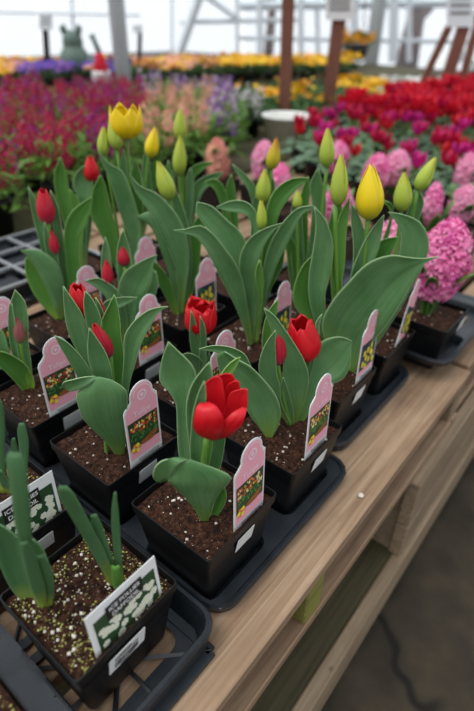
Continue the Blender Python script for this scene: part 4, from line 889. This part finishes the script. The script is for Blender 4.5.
def florets(parent, c0, c1, R, count, size, mats, seed, name='flower_spike', hy=True, pet=6, buds=0.):
    """a spike of small flowers round the axis c0 -> c1"""
    rnd = random.Random(seed); b = MB(); ax = (c1 - c0); H = ax.length; ax.normalize(); e1 = ax.cross(Vector((.2, 1, .1))).normalized(); e2 = ax.cross(e1)
    for i in range(count):
        s = (i + .5) / count; a = i * 2.39996 + rnd.uniform(-.2, .2); rr = R * (math.sin(PI * (s * .86 + .12)) ** .45) * rnd.uniform(.85, 1.08) * (.66 if hy and i % 3 == 0 else 1)
        o = (e1 * math.cos(a) + e2 * math.sin(a)); up = ax * (.9 * (s - .4)); dr = (o + up * .9).normalized(); c = c0 + ax * (H * s) + o * (rr - size * .25); sz = size * rnd.uniform(.85, 1.1) * (1 - .35 * s ** 3)
        f1 = dr.cross(ax + Vector((.01, 0, 0))).normalized(); f2 = dr.cross(f1); ph = rnd.uniform(0, 1); m = rnd.randrange(len(mats) - 1) if len(mats) > 2 else 0
        if rnd.random() < buds * s: m = len(mats) - 1; sz *= .5
        if hy: b.tube([c0 + ax * (H * s), c], [size * .16, size * .2], 4, m, False)
        for q in range(pet):
            th = ph + 2 * PI * q / pet; r_ = f1 * math.cos(th) + f2 * math.sin(th); tt = f1 * -math.sin(th) + f2 * math.cos(th); w = sz * (.17 if hy else .34)
            if hy: V = [c + r_ * sz * .08 - tt * w * .6, c + r_ * sz * .08 + tt * w * .6, c + r_ * sz * .5 + dr * sz * .25 - tt * w, c + r_ * sz * .5 + dr * sz * .25 + tt * w, c + r_ * sz * .98 - dr * sz * .0 - tt * w * .3, c + r_ * sz * .98 - dr * sz * .0 + tt * w * .3]; b.add(V, [(0, 1, 3, 2), (2, 3, 5, 4)], m)
            else: V = [c, c + r_ * sz * .55 - tt * w, c + r_ * sz * .95 + dr * sz * .1, c + r_ * sz * .55 + tt * w]; b.add(V, [(0, 1, 2, 3)], m)
    return b.build(name, mats, parent, False)
def hyacinth(x, y, label, z0=ZR, H=.085, R=.034, top=.145, n=80, mats=('fhy', 'fhy2'), seed=0, withpot=True, leaves=6, size=.016, lean=(0, 0), ring_=None):
    t = thing('potted_hyacinth', label, 'hyacinth', (x, y, z0 - .088))
    if withpot:
        p_ = pot_mesh(t, x, y, z=z0); soil_mesh(t, x, y, res=24, seed=seed + 50, grains=70, z=z0)
        if withpot == 2: sticker(p_, x + .02, y - .057, -.034, .03, .023, face_v=.0035)
    b = Vector((x, y, z0 - .012)); c1 = Vector((x + lean[0], y + lean[1], z0 + top)); c0 = b.lerp(c1, 1 - H / (top + .012))
    sb = MB().tube([b, c0, c1], [.006, .005, .002], 8); mesh('flower_stalk', sb.v, sb.f, 'stem', t, True, [(.5, .6)] * len(sb.v))
    florets(t, c0, c1, R, n, size, list(mats), seed)
    rnd = random.Random(seed + 5)
    for k in range(leaves):
        a = (ring_ if ring_ is not None else 0) + 2 * PI * k / leaves + rnd.uniform(-.3, .3); strap(t, b + Vector((.008 * math.cos(a), .008 * math.sin(a), 0)), a, rnd.uniform(.09, .13), rnd.uniform(.009, .013), rnd.uniform(.3, .9))
    return t
def under(x, y, z):                   # world x, y of a bloom seen at pixel x, y when it stands z above the rims
    q = atz(x, y, z); return q.x, q.y
hyacinth(.640, .040, 'large bright pink hyacinth in a black pot at the right frame edge', H=.125, R=.046, top=.160, n=190, seed=1, withpot=2, size=.021, lean=(.014, -.004), ring_=2.6, mats=('fhy', 'fhy4', 'fhy', 'fhy3', 'fhy4', 'fhy2', 'fhy'))
hl = [((432, 206), .115, 'fhy', 'slim deep pink hyacinth just left of and behind the large one', .020, .085, 60), ((467, 172), .09, 'fhy2', 'pale pink hyacinth at the right frame edge above the large one', .036, .10, 70),
      ((463, 205), .08, 'fhy2', 'pink hyacinth partly cut off by the right frame edge between two others', .03, .08, 60),
      ((397, 168), .10, 'fhy2', 'round pink hyacinth right of the big yellow bud tip', .038, .09, 80), ((377, 172), .095, 'fhy', 'pink hyacinth directly behind the big yellow bud', .038, .09, 80),
      ((338, 158), .10, 'fhy', 'pink hyacinth between the two tall green buds', .032, .085, 70), ((338, 205), .09, 'fhy', 'low pink hyacinth behind the green bud left of the yellow one', .034, .09, 70),
      ((264, 160), .105, 'fhy2', 'pink hyacinth behind the orange tipped bud', .036, .10, 80), ((279, 182), .09, 'fhy', 'bright pink hyacinth low behind the orange tipped bud', .034, .08, 70), ((217, 158), .10, 'fsal', 'salmon pink hyacinth standing alone in the centre', .037, .11, 90),
      ((310, 238), .095, 'fsal', 'small salmon hyacinth glimpsed between the tulip leaves', .02, .055, 40), ((472, 270), .10, 'fhy2', 'pink hyacinth bloom behind the large one, cut by the frame', .03, .09, 60)]
PLACED = []
for i, ((px, py), z, mt, lb, R_, H_, n_) in enumerate(hl):
    x, y = under(px, py, z - H_ * .3)
    if y < 0 and x < 1: y = .16
    wp = all(abs(x - a) > .12 or abs(y - c) > .12 for a, c in PLACED + [(.64, .04)]) and not (x < .62 and y < .8); 
    hyacinth(x, y, lb, top=z + .02, H=H_, R=R_ * 1.12, n=n_, mats=(mt, 'fhy2' if mt != 'fsal' else 'fpeach', mt), seed=10 + i, withpot=wp, leaves=5, size=.02)
    PLACED.append((x, y))

# ================================================================ FLOWERS BEHIND
def dup(root, loc, rz, label, sc=1.0):
    r = root.copy(); COL.objects.link(r); r.location = loc; r.rotation_euler = (0, 0, rz); r.scale = (sc,) * 3
    r['label'] = label
    for ch in list(root.children):
        c = ch.copy(); COL.objects.link(c); c.parent = r; c.matrix_parent_inverse = ch.matrix_parent_inverse.copy()
    return r
def tuft(b, c, n, R, H, ll, lw, rnd, m=0, up=.6):
    for _ in range(n):
        a = rnd.uniform(0, 6.283); r = R * math.sqrt(rnd.random()); z = H * rnd.random() ** .8; p = c + Vector((r * math.cos(a), r * math.sin(a), z))
        d = Vector((math.cos(a + rnd.uniform(-.8, .8)), math.sin(a + rnd.uniform(-.8, .8)), rnd.uniform(-.3, up * 2))).normalized(); s = d.cross(Vector((rnd.uniform(-.4, .4), rnd.uniform(-.4, .4), 1))).normalized(); u_ = s.cross(d)
        L = ll * rnd.uniform(.7, 1.3); w = lw * rnd.uniform(.8, 1.2)
        b.add([p, p + d * L * .45 - s * w + u_ * w * .4, p + d * L * .45 + u_ * 0, p + d * L * .45 + s * w + u_ * w * .4, p + d * L - u_ * w * .5], [(0, 1, 2), (0, 2, 3), (1, 4, 2), (2, 4, 3)], m)
def proto_pot(t, c, r=.055, h=.09):
    MB().lathe((c.x, c.y, c.z), [(.001, 0), (r * .75, 0), (r * .95, h), (r, h), (r, h + .004), (r * .9, h + .004), (r * .85, h * .8), (.001, h * .8)], 14).build('pot', 'plastic', t, True)
def stock(c, mats, fol, label, cat, name, seed, H=.26, spikes=6, R=.024, nf=34, fs=.013, spread=.075, sl=.12, buds=.6):
    rnd = random.Random(seed); t = thing(name, label, cat, tuple(c)); proto_pot(t, c)
    b = MB(); tuft(b, c + Vector((0, 0, .07)), 110, .085, H * .5, .06, .010, rnd); b.build('foliage', fol, t)
    for k in range(spikes):
        a = 2 * PI * k / spikes + rnd.uniform(-.3, .3); r = spread * rnd.uniform(.35, 1); q = c + Vector((r * math.cos(a), r * math.sin(a), .05 + H * rnd.uniform(.78, 1))); q0 = q + Vector((-.1 * r, -.1 * r, -sl))
        florets(t, q0, q, R, nf, fs, list(mats), seed * 10 + k, hy=False, pet=4, buds=buds)
    return t
def cyclamen(c, mats, fol, label, seed, H=.20, nf=10, name='potted_cyclamen', cat='cyclamen', sz=.028):
    rnd = random.Random(seed); t = thing(name, label, cat, tuple(c)); proto_pot(t, c)
    b = MB()
    for _ in range(46):
        a = rnd.uniform(0, 6.283); r = .11 * math.sqrt(rnd.random()); q = c + Vector((r * math.cos(a), r * math.sin(a), .09 + .06 * (1 - r / .12) + rnd.uniform(-.015, .02))); w = rnd.uniform(.016, .026)
        nrm = Vector((math.cos(a) * r * 5, math.sin(a) * r * 5, 1)).normalized(); e1 = nrm.cross(Vector((1, .1, 0))).normalized(); e2 = nrm.cross(e1)
        b.add([q + nrm * .003] + [q + (e1 * math.cos(i * PI / 4) + e2 * math.sin(i * PI / 4)) * w * (1 if i else .55) for i in range(8)], [(0, i + 1, (i + 1) % 8 + 1) for i in range(8)])
    b.build('foliage', fol, t)
    for k in range(nf):
        a = 2 * PI * k / nf * 2.4; r = .085 * math.sqrt((k + .6) / nf); q = c + Vector((r * math.cos(a), r * math.sin(a), H * rnd.uniform(.82, 1.1))); b = MB(); m = rnd.randrange(len(mats)) if len(mats) > 1 else 0
        b.tube([c + Vector((r * .4 * math.cos(a), r * .4 * math.sin(a), .08)), q], .0018, 4, len(mats))
        for i in range(5):
            th = i * 2 * PI / 5 + k; o = Vector((math.cos(th), math.sin(th), 0)); s = Vector((-o.y, o.x, 0)); z = Vector((0, 0, 1))
            b.add([q - s * sz * .2, q + s * sz * .2, q + o * sz * .45 + z * sz * .5 - s * sz * .42, q + o * sz * .45 + z * sz * .5 + s * sz * .42, q + o * sz * .75 + z * sz * 1.15 - s * sz * .15, q + o * sz * .75 + z * sz * 1.15 + s * sz * .15], [(0, 1, 3, 2), (2, 3, 5, 4)], m)
        b.build('flower', list(mats) + ['stem'], t)
    return t
def bedding(c, mats, fol, label, cat, name, seed, H=.12, nf=26, R=.10, fs=.022):
    rnd = random.Random(seed); n_ = len(mats); t = thing(name, label, cat, tuple(c))
    MB().lathe((c.x, c.y, c.z), [(.001, 0), (.05, 0), (.06, .07), (.055, .07), (.001, .06)], 10).build('pot', 'plastic', t)
    b = MB(); tuft(b, c + Vector((0, 0, .05)), 70, R, H * .6, .045, .012, rnd, n_)
    for k in range(nf):
        a = rnd.uniform(0, 6.283); r = R * math.sqrt(rnd.random()) * 1.05; q = c + Vector((r * math.cos(a), r * math.sin(a), .05 + H * rnd.uniform(.6, 1.05))); d = (Vector((math.cos(a) * r * 6, math.sin(a) * r * 6, .9)) - HEAD * .5).normalized()
        e1 = d.cross(Vector((0, 0, 1))).normalized(); e2 = d.cross(e1); m = rnd.randrange(n_); f = fs * rnd.uniform(.8, 1.15)
        for i in range(5):
            th = i * 2 * PI / 5 + .3; o = e1 * math.cos(th) + e2 * math.sin(th); s = e1 * -math.sin(th) + e2 * math.cos(th); b.add([q, q + o * f * .6 - s * f * .5 + d * .002, q + o * f + d * .003, q + o * f * .6 + s * f * .5 + d * .002], [(0, 1, 2, 3)], m)
    b.build('blooming_crown', list(mats) + [fol], t); return t
def pix(P):
    d = Vector(P) - CAM; z = d.dot(FW); return 237 + F_PX * d.dot(RT) / z, 355.5 - F_PX * d.dot(UP) / z
# benches that carry them
def bench(label, pts, z, th=.06, mat='mosswood', legs=True):
    t = thing('plant_bench', label, 'bench', (pts[0][0], pts[0][1], 0)); n = len(pts); P = [Vector((x, y, z)) for x, y in pts]; Q = [p - Vector((0, 0, th)) for p in P]
    mesh('bench_top', P + Q, [tuple(range(n)), tuple(range(n, 2 * n))[::-1]] + [(i, i + n, (i + 1) % n + n, (i + 1) % n) for i in range(n)], mat, t)
    c = sum(P, Vector()) / n
    for p in P: q = p.lerp(c, .06); MB().box((q.x - .04, q.y - .04, 0), (q.x + .04, q.y + .04, z - th)).build('leg', 'stake', t)
    return t
bench('dark timber bench under the magenta stocks', [(-.3, 1.165), (2.15, 1.165), (2.15, 3.2), (-.3, 3.2)], DZ)
bench('dark timber bench under the red cyclamens', [(1.95, -.9), (4.9, -.9), (4.9, 1.15), (1.95, 1.15)], DZ)
ORD = ['first', 'second', 'third', 'fourth', 'fifth', 'sixth', 'seventh', 'eighth', 'ninth', 'tenth', 'eleventh', 'twelfth', 'thirteenth', 'fourteenth', 'fifteenth', 'sixteenth', 'seventeenth', 'eighteenth', 'nineteenth', 'twentieth', 'twenty first', 'twenty second', 'twenty third', 'twenty fourth', 'twenty fifth', 'twenty sixth', 'twenty seventh', 'twenty eighth', 'twenty ninth', 'thirtieth']
def kind_at(px, py):
    if px < 150 + (py - 90) * .12 - 8: return 'mag'
    if px < 205 and py > 92: return 'sal'
    if px < 236 and py < 150: return 'vio'
    if px < 290 and py < 150: return 'lil'
    if px > 296: return 'red' if py < 112 else 'crim'
    return None
KN = dict(mag=('magenta stock', 'stock flower'), sal=('salmon stock', 'stock flower'), vio=('violet stock', 'stock flower'), lil=('white and lilac stock', 'stock flower'), red=('scarlet cyclamen', 'cyclamen'), crim=('crimson cyclamen', 'cyclamen'),
          white=('white alyssum clump', 'alyssum'), fol=('green leafy bedding plant', 'bedding plant'), yel=('yellow pansy clump', 'pansy'), pur=('purple pansy clump', 'pansy'), ora=('orange and peach pansy clump', 'pansy'))
PR = {}; CNT = {}
def place(kind, c, seed, row, col, z0, note=''):
    key = (kind, seed % 3); nm, cat = KN[kind]; lb = '%s%s, %s row back, %s from the right' % (nm, note, ORD[row], ORD[min(col, 29)])
    grp = nm + 's behind the tulips'
    if key in PR:
        o = dup(PR[key], tuple(c), seed * 1.7, lb, .85 + .17 * ((seed * 37) % 10) / 10)
    else:
        s = seed % 3 + len(PR)
        if kind == 'mag': o = stock(c, (('fmag', 'fpur', 'fmag2', 'fbud'), ('fpur', 'fmag', 'fbud'), ('fmag', 'fmag2', 'fbud'))[seed % 3], 'fol3', lb, cat, 'potted_stock', s, spikes=8, buds=.35, H=.24)
        elif kind == 'sal': o = stock(c, ('fsal', 'fpeach', 'fsal', 'fbud'), 'fol3', lb, cat, 'potted_stock', s, spikes=4)
        elif kind == 'vio': o = stock(c, ('fvio', 'fvio', 'flil', 'fbud'), 'fol3', lb, cat, 'potted_stock', s, spikes=5, R=.02)
        elif kind == 'lil': o = stock(c, ('fwhite', 'flil', 'fwhite', 'fbud'), 'fol', lb, cat, 'potted_stock', s, spikes=6, H=.22)
        elif kind == 'red': o = cyclamen(c, ('fred', 'fred', 'fcrim'), 'fol2', lb, s, nf=16, sz=.046)
        elif kind == 'crim': o = cyclamen(c, ('fcrim', 'fcym', 'fcym') if seed % 3 else ('fred', 'fcrim'), 'fol2', lb, s, nf=5, sz=.036, H=.18)
        elif kind == 'white': o = bedding(c, ('fwhite',), 'fol', lb, cat, 'alyssum', s, nf=40, fs=.014)
        elif kind == 'fol': o = bedding(c, ('fora', 'fyel'), 'fol', lb, cat, 'bedding_plant', s, nf=2, H=.16)
        elif kind == 'yel': o = bedding(c, ('fyel', 'fyel', 'fora'), 'fol', lb, cat, 'pansy', s, nf=44)
        elif kind == 'pur': o = bedding(c, ('fpan', 'fpan', 'fvio'), 'fol', lb, cat, 'pansy', s, nf=44)
        elif kind == 'ora': o = bedding(c, ('fora', 'fpeach', 'fyel', 'fpeach'), 'fol', lb, cat, 'pansy', s, nf=44)
        PR[key] = o
    o['group'] = grp; return o
sd_i = 0
def grid(rows, cols, P0, dr, dc, z, pick, jit=.03, note='', r0=0):
    global sd_i
    rnd = random.Random(5)
    seen = {}
    for r in range(rows):
        for c in range(cols):
            q = Vector(P0) + Vector(dr) * r + Vector(dc) * c + Vector((rnd.uniform(-jit, jit), rnd.uniform(-jit, jit), 0)); q.z = z
            x, y = pix(q + Vector((0, 0, .2)))
            if not (-90 < x < 505 and y < 330): continue
            k = pick(x, y, q)
            if not k: continue
            sd_i += 1; seen[(k, r)] = seen.get((k, r), -1) + 1
            place(k, q, sd_i, r + r0, seen[(k, r)], z, note)
# the bench of stocks
def pk1(x, y, q):
    if y < 84: return None
    k = kind_at(x, y)
    if (q.x - 1.93) ** 2 + (q.y - 1.25) ** 2 < .06 or (x > 268 and y > 100): return None
    return k if k in ('mag', 'sal', 'vio', 'lil') else None
grid(12, 13, (2.1, 1.255, 0), (0, .17, 0), (-.20, 0, 0), DZ, lambda x, y, q: pk1(x, y, q) if q.x > -.2 else None)
# the bench of cyclamens
grid(12, 11, (2.02, 1.08, 0), (.24, 0, 0), (0, -.19, 0), DZ, lambda x, y, q: ('red' if q.x > 2.2 else 'crim') if x > 285 else None, r0=3)
grid(3, 9, (1.50, .95, 0), (.19, 0, 0), (0, -.17, 0), DZ, lambda x, y, q: 'crim' if x > 290 and q.y > -.04 else None)
# far bench along the glass wall
A0 = Vector((.55, 3.80, 0)); A1 = Vector((6.2, 1.80, 0)); dA = (A1 - A0).normalized(); nA = Vector((-dA.y, dA.x, 0))
ZF = ZR - .01
bench('long dark bench of yellow and purple pansies along the glass wall', [tuple((A0 + nA * a + dA * c)[:2]) for a, c in ((0, 0), (0, 6.0), (1.5, 6.0), (1.5, 0))], ZF, th=.14, mat='mosswood')
def pk2(x, y, q):
    r = (q - A0).dot(nA)
    if x < 128: return 'pur' if r < .75 and x > 22 else ('ora' if x < 30 and r < .75 else 'yel')
    if x < 215: return 'ora' if r < .9 else 'yel'
    return None if x > 356 else 'yel'
grid(4, 30, tuple(A0 + nA * .12 + dA * .1), tuple(nA * .23), tuple(dA * .2), ZF, pk2, note=' on the far bench')
# green bedding and white alyssum beyond the stocks and the cyclamens
bench('low dark bench of green bedding plants between the stocks and the far pansies', [(2.35, 1.32), (4.6, 1.32), (4.6, 2.05), (2.35, 2.6)], DZ)
grid(6, 10, (4.45, 1.42, 0), (0, .2, 0), (-.22, 0, 0), DZ, lambda x, y, q: None if x < 236 or (q.y > 2.55 - (q.x - 2.35) * .26) else ('white' if x > 385 else ('yel' if (int(x * 7) % 5 == 0) else 'fol')), note=' in the green bedding')
bench('dark bench of white alyssum behind the red cyclamens', [(5.05, -.3), (6.9, -.3), (6.9, 1.5), (5.05, 1.5)], DZ + .12)
grid(5, 9, (5.2, 1.4, 0), (.3, 0, 0), (0, -.2, 0), DZ + .12, lambda x, y, q: 'white', note=' on the back bench')
# ---------------------------------------------------------------- stakes, signs, ornaments
def stake(px, py, z, w, top, label, lean=(0, 0), mat='stake', name='wooden_stake', cat='stake'):
    q = atz(px, py, z); t = thing(name, label, cat, (q.x, q.y, ZR + z)); R = Matrix((SIDE, HEAD, Vector((0, 0, 1)))).transposed()
    V = []
    for zz, off in ((0, (0, 0)), (top, lean)):
        for a, c in ((-1, -1), (1, -1), (1, 1), (-1, 1)): V.append(Vector((q.x, q.y, ZR + z + zz)) + SIDE * (a * w / 2 + off[0]) + HEAD * (c * w * .25 + off[1]))
    mesh('post', V, [(3, 2, 1, 0), (4, 5, 6, 7), (0, 1, 5, 4), (1, 2, 6, 5), (2, 3, 7, 6), (3, 0, 4, 7)], mat, t); return t, q
def board(t, D, x0, y0, x1, y1, mat='white', name='sign_board', th=.012, lines=3):
    P = [far(x, y, D) for x, y in ((x0, y1), (x1, y1), (x1, y0), (x0, y0))]; Q = [p + HEAD * th for p in P]
    mesh(name, P + Q, [(0, 1, 2, 3), (7, 6, 5, 4), (0, 4, 5, 1), (1, 5, 6, 2), (2, 6, 7, 3), (3, 7, 4, 0)], mat, t)
    if lines:
        b = MB(); n_ = -HEAD
        for i in range(lines):
            f0 = .82 - i * .6 / lines; f1 = f0 - .09
            b.add([P[0].lerp(P[1], a).lerp(P[3].lerp(P[2], a), c) + n_ * .003 for a, c in ((.12, f1), (.86, f1), (.86, f0), (.12, f0))], [(0, 1, 2, 3)])
        b.build('sign_lines', 'grey', t)
def dist(q): return (Vector(q) - CAM).dot(HEAD)
stake(284, 122, -.06, .066, .95, 'tall brown timber stake standing in the pale bucket', (-.03, 0))
t, q = stake(327.5, 110, .0, .068, .52, 'brown timber stake carrying the white sign', (.01, 0)); D = dist(q) - .03
board(t, D, 326, -14, 354, 20, lines=4)
stake(414.5, 100, -.02, .05, .9, 'thin brown stake leaning right behind the red flowers', (.28, 0))
t, q = stake(440, 100, -.0, .075, .50, 'thick brown stake under the grey sign at the right', (.06, 0)); D = dist(q) - .03
board(t, D, 447, -12, 474, 27, mat='alu', lines=3)
stake(458, 98, -.0, .05, .5, 'thin brown stake just right of the thick one', (.03, .04))
t, q = stake(48, 71, .09, .04, .27, 'black stake with a small grey sign above the purple pansies', (.03, 0), 'plastic'); D = dist(q) - .03
board(t, D, 39, 15, 52, 30, mat='alu', lines=2)
t, q = stake(139, 66,   .12, .03, .24, 'slim dark stake with a small square sign right of the metal post', (.03, 0), 'plastic'); D = dist(q) - .03
board(t, D, 133, 25, 142, 33, mat='alu', lines=0)
# pale bucket
q = atz(285, 150, -.09); t = thing('bucket', 'pale grey bucket at the foot of the tall brown stake', 'bucket', (q.x, q.y, DZ))
M['bucket'] = plain('pale_bucket', 'dcdcd4', .5, .4)
c = Vector(q); c.z = DZ; MB().lathe((c.x, c.y, c.z), [(.001, .0), (.085, 0), (.115, .155), (.12, .155), (.12, .165), (.11, .165), (.105, .15), (.08, .01), (.001, .01)], 28).build('shell', 'bucket', t, True)
# grey frog shaped ornament
M['patina'] = plain('grey_green_patina', '5c6e64', .6, .4, var=.3, scale=15)
def ornament():
    q = atz(77, 74, .08); D = dist(q) ; c = Vector((q.x, q.y, ZR + .08)); t = thing('garden_statue', 'grey green seated animal statue with two ears on the far bench', 'statue', tuple(c)); s = D / F_PX
    f = lambda x, z: c + SIDE * (x * s) + Vector((0, 0, z * s))
    bm = bmesh.new()
    def ball(p, rx, rz):
        r_ = bmesh.ops.create_uvsphere(bm, u_segments=18, v_segments=12, radius=1); bmesh.ops.scale(bm, vec=(rx * s, rx * s * .9, rz * s), verts=r_['verts']); bmesh.ops.translate(bm, vec=p, verts=r_['verts'])
    ball(f(0, 9), 14, 14); ball(f(0, 24), 9, 9)
    me = bpy.data.meshes.new('body'); bm.to_mesh(me); bm.free(); me.polygons.foreach_set('use_smooth', [True] * len(me.polygons)); o = link('body', me, 'patina', t); rm = o.modifiers.new('merge', 'REMESH'); rm.mode = 'VOXEL'; rm.voxel_size = .012; rm.use_smooth_shade = True
    for sx in (-1, 1):
        e = MB().tube([f(sx * 5, 30), f(sx * 7, 34), f(sx * 6, 37)], [3 * s, 3.2 * s, 1 * s], 10); e.build('ear', 'patina', t, True)
    e = MB().tube([f(9, 12), f(19, 6), f(24, 3)], [4 * s, 3 * s, 1.5 * s], 10); e.build('arm', 'patina', t, True)
ornament()
def gnome():
    q = atz(104, 95, -.0); c = Vector((q.x, q.y, ZF)); D = dist(q); s = D / F_PX; t = thing('garden_ornament', 'white pot shaped ornament with a red top and a figure, left of the metal post', 'ornament', tuple(c))
    k = c + Vector((0, 0, 0)); h = (far(104, 71, D).z - c.z)
    MB().lathe(tuple(k), [(.001, 0), (8 * s, 0), (8.5 * s, h * .95), (8.5 * s, h), (.001, h)], 20).build('white_base', 'white', t, True)
    tag(MB().lathe((k.x, k.y, k.z + h), [(.001, 0), (6 * s, .0), (6.4 * s, 3 * s), (4.4 * s, 8 * s), (3.6 * s, 13 * s), (.001, 15 * s)], 20).build('cap', 'fred', t, True), 'red rounded cap')
    MB().tube([k + Vector((0, 0, h + 14 * s)), k + Vector((0, 0, h + 22 * s)) - SIDE * 3 * s, k + Vector((0, 0, h + 27 * s)) - SIDE * 5 * s], [2.4 * s, 2 * s, 2.6 * s], 10).build('figure', 'patina', t, True)
    MB().tube([k + Vector((0, 0, h + 3 * s)) - SIDE * 6 * s, k + Vector((0, 0, h + 2 * s)) - SIDE * 15 * s], [2.4 * s, 1.6 * s], 8).build('arm', 'fpeach', t, True)
gnome()
# a pale pebble lies on the deck
q = atz(361, 494, -.094); b = MB().lathe((q.x, q.y, DZ), [(.0002, 0), (.0035, .0008), (.0045, .002), (.0025, .0036), (.0002, .004)], 10); tag(b.build('pebble', 'perlite', None, True), 'small white pebble lying on the front deck board', 'pebble')

# hanging baskets of orange flowers by the glass
for x, y, D, nm in ((357, 44, 6.9, 'hanging basket of orange flowers right of the white sign'),):
    q = far(x, y, D); t = thing('hanging_basket', nm, 'hanging basket', tuple(q)); rnd = random.Random(int(x))
    MB().lathe(tuple(q), [(.001, -.16), (.1, -.15), (.16, 0), (.15, 0), (.001, -.02)], 16).build('pot', 'plastic', t, True)
    b = MB(); tuft(b, q - Vector((0, 0, .03)), 90, .16, .12, .08, .02, rnd, 1)
    for k in range(40):
        a = rnd.uniform(0, 6.28); r = .19 * math.sqrt(rnd.random()); c = q + Vector((r * math.cos(a), r * math.sin(a), rnd.uniform(.02, .12))) - HEAD * .03
        for i in range(5): th = i * 1.2566; o = SIDE * math.cos(th) + Vector((0, 0, 1)) * math.sin(th); w = SIDE * -math.sin(th) + Vector((0, 0, 1)) * math.cos(th); b.add([c, c + o * .02 - w * .014, c + o * .034, c + o * .02 + w * .014], [(0, 1, 2, 3)], 0)
    b.build('blooming_crown', ['fora', 'fol'], t)
    b = MB()
    for k in range(3): a = k * 2.094; b.tube([q + Vector((.15 * math.cos(a), .15 * math.sin(a), 0)), q + Vector((0, 0, .6))], .004, 4)
    b.tube([q + Vector((0, 0, .6)), q + Vector((0, 0, 2.6))], .004, 4); b.build('hanger', 'ink', t)
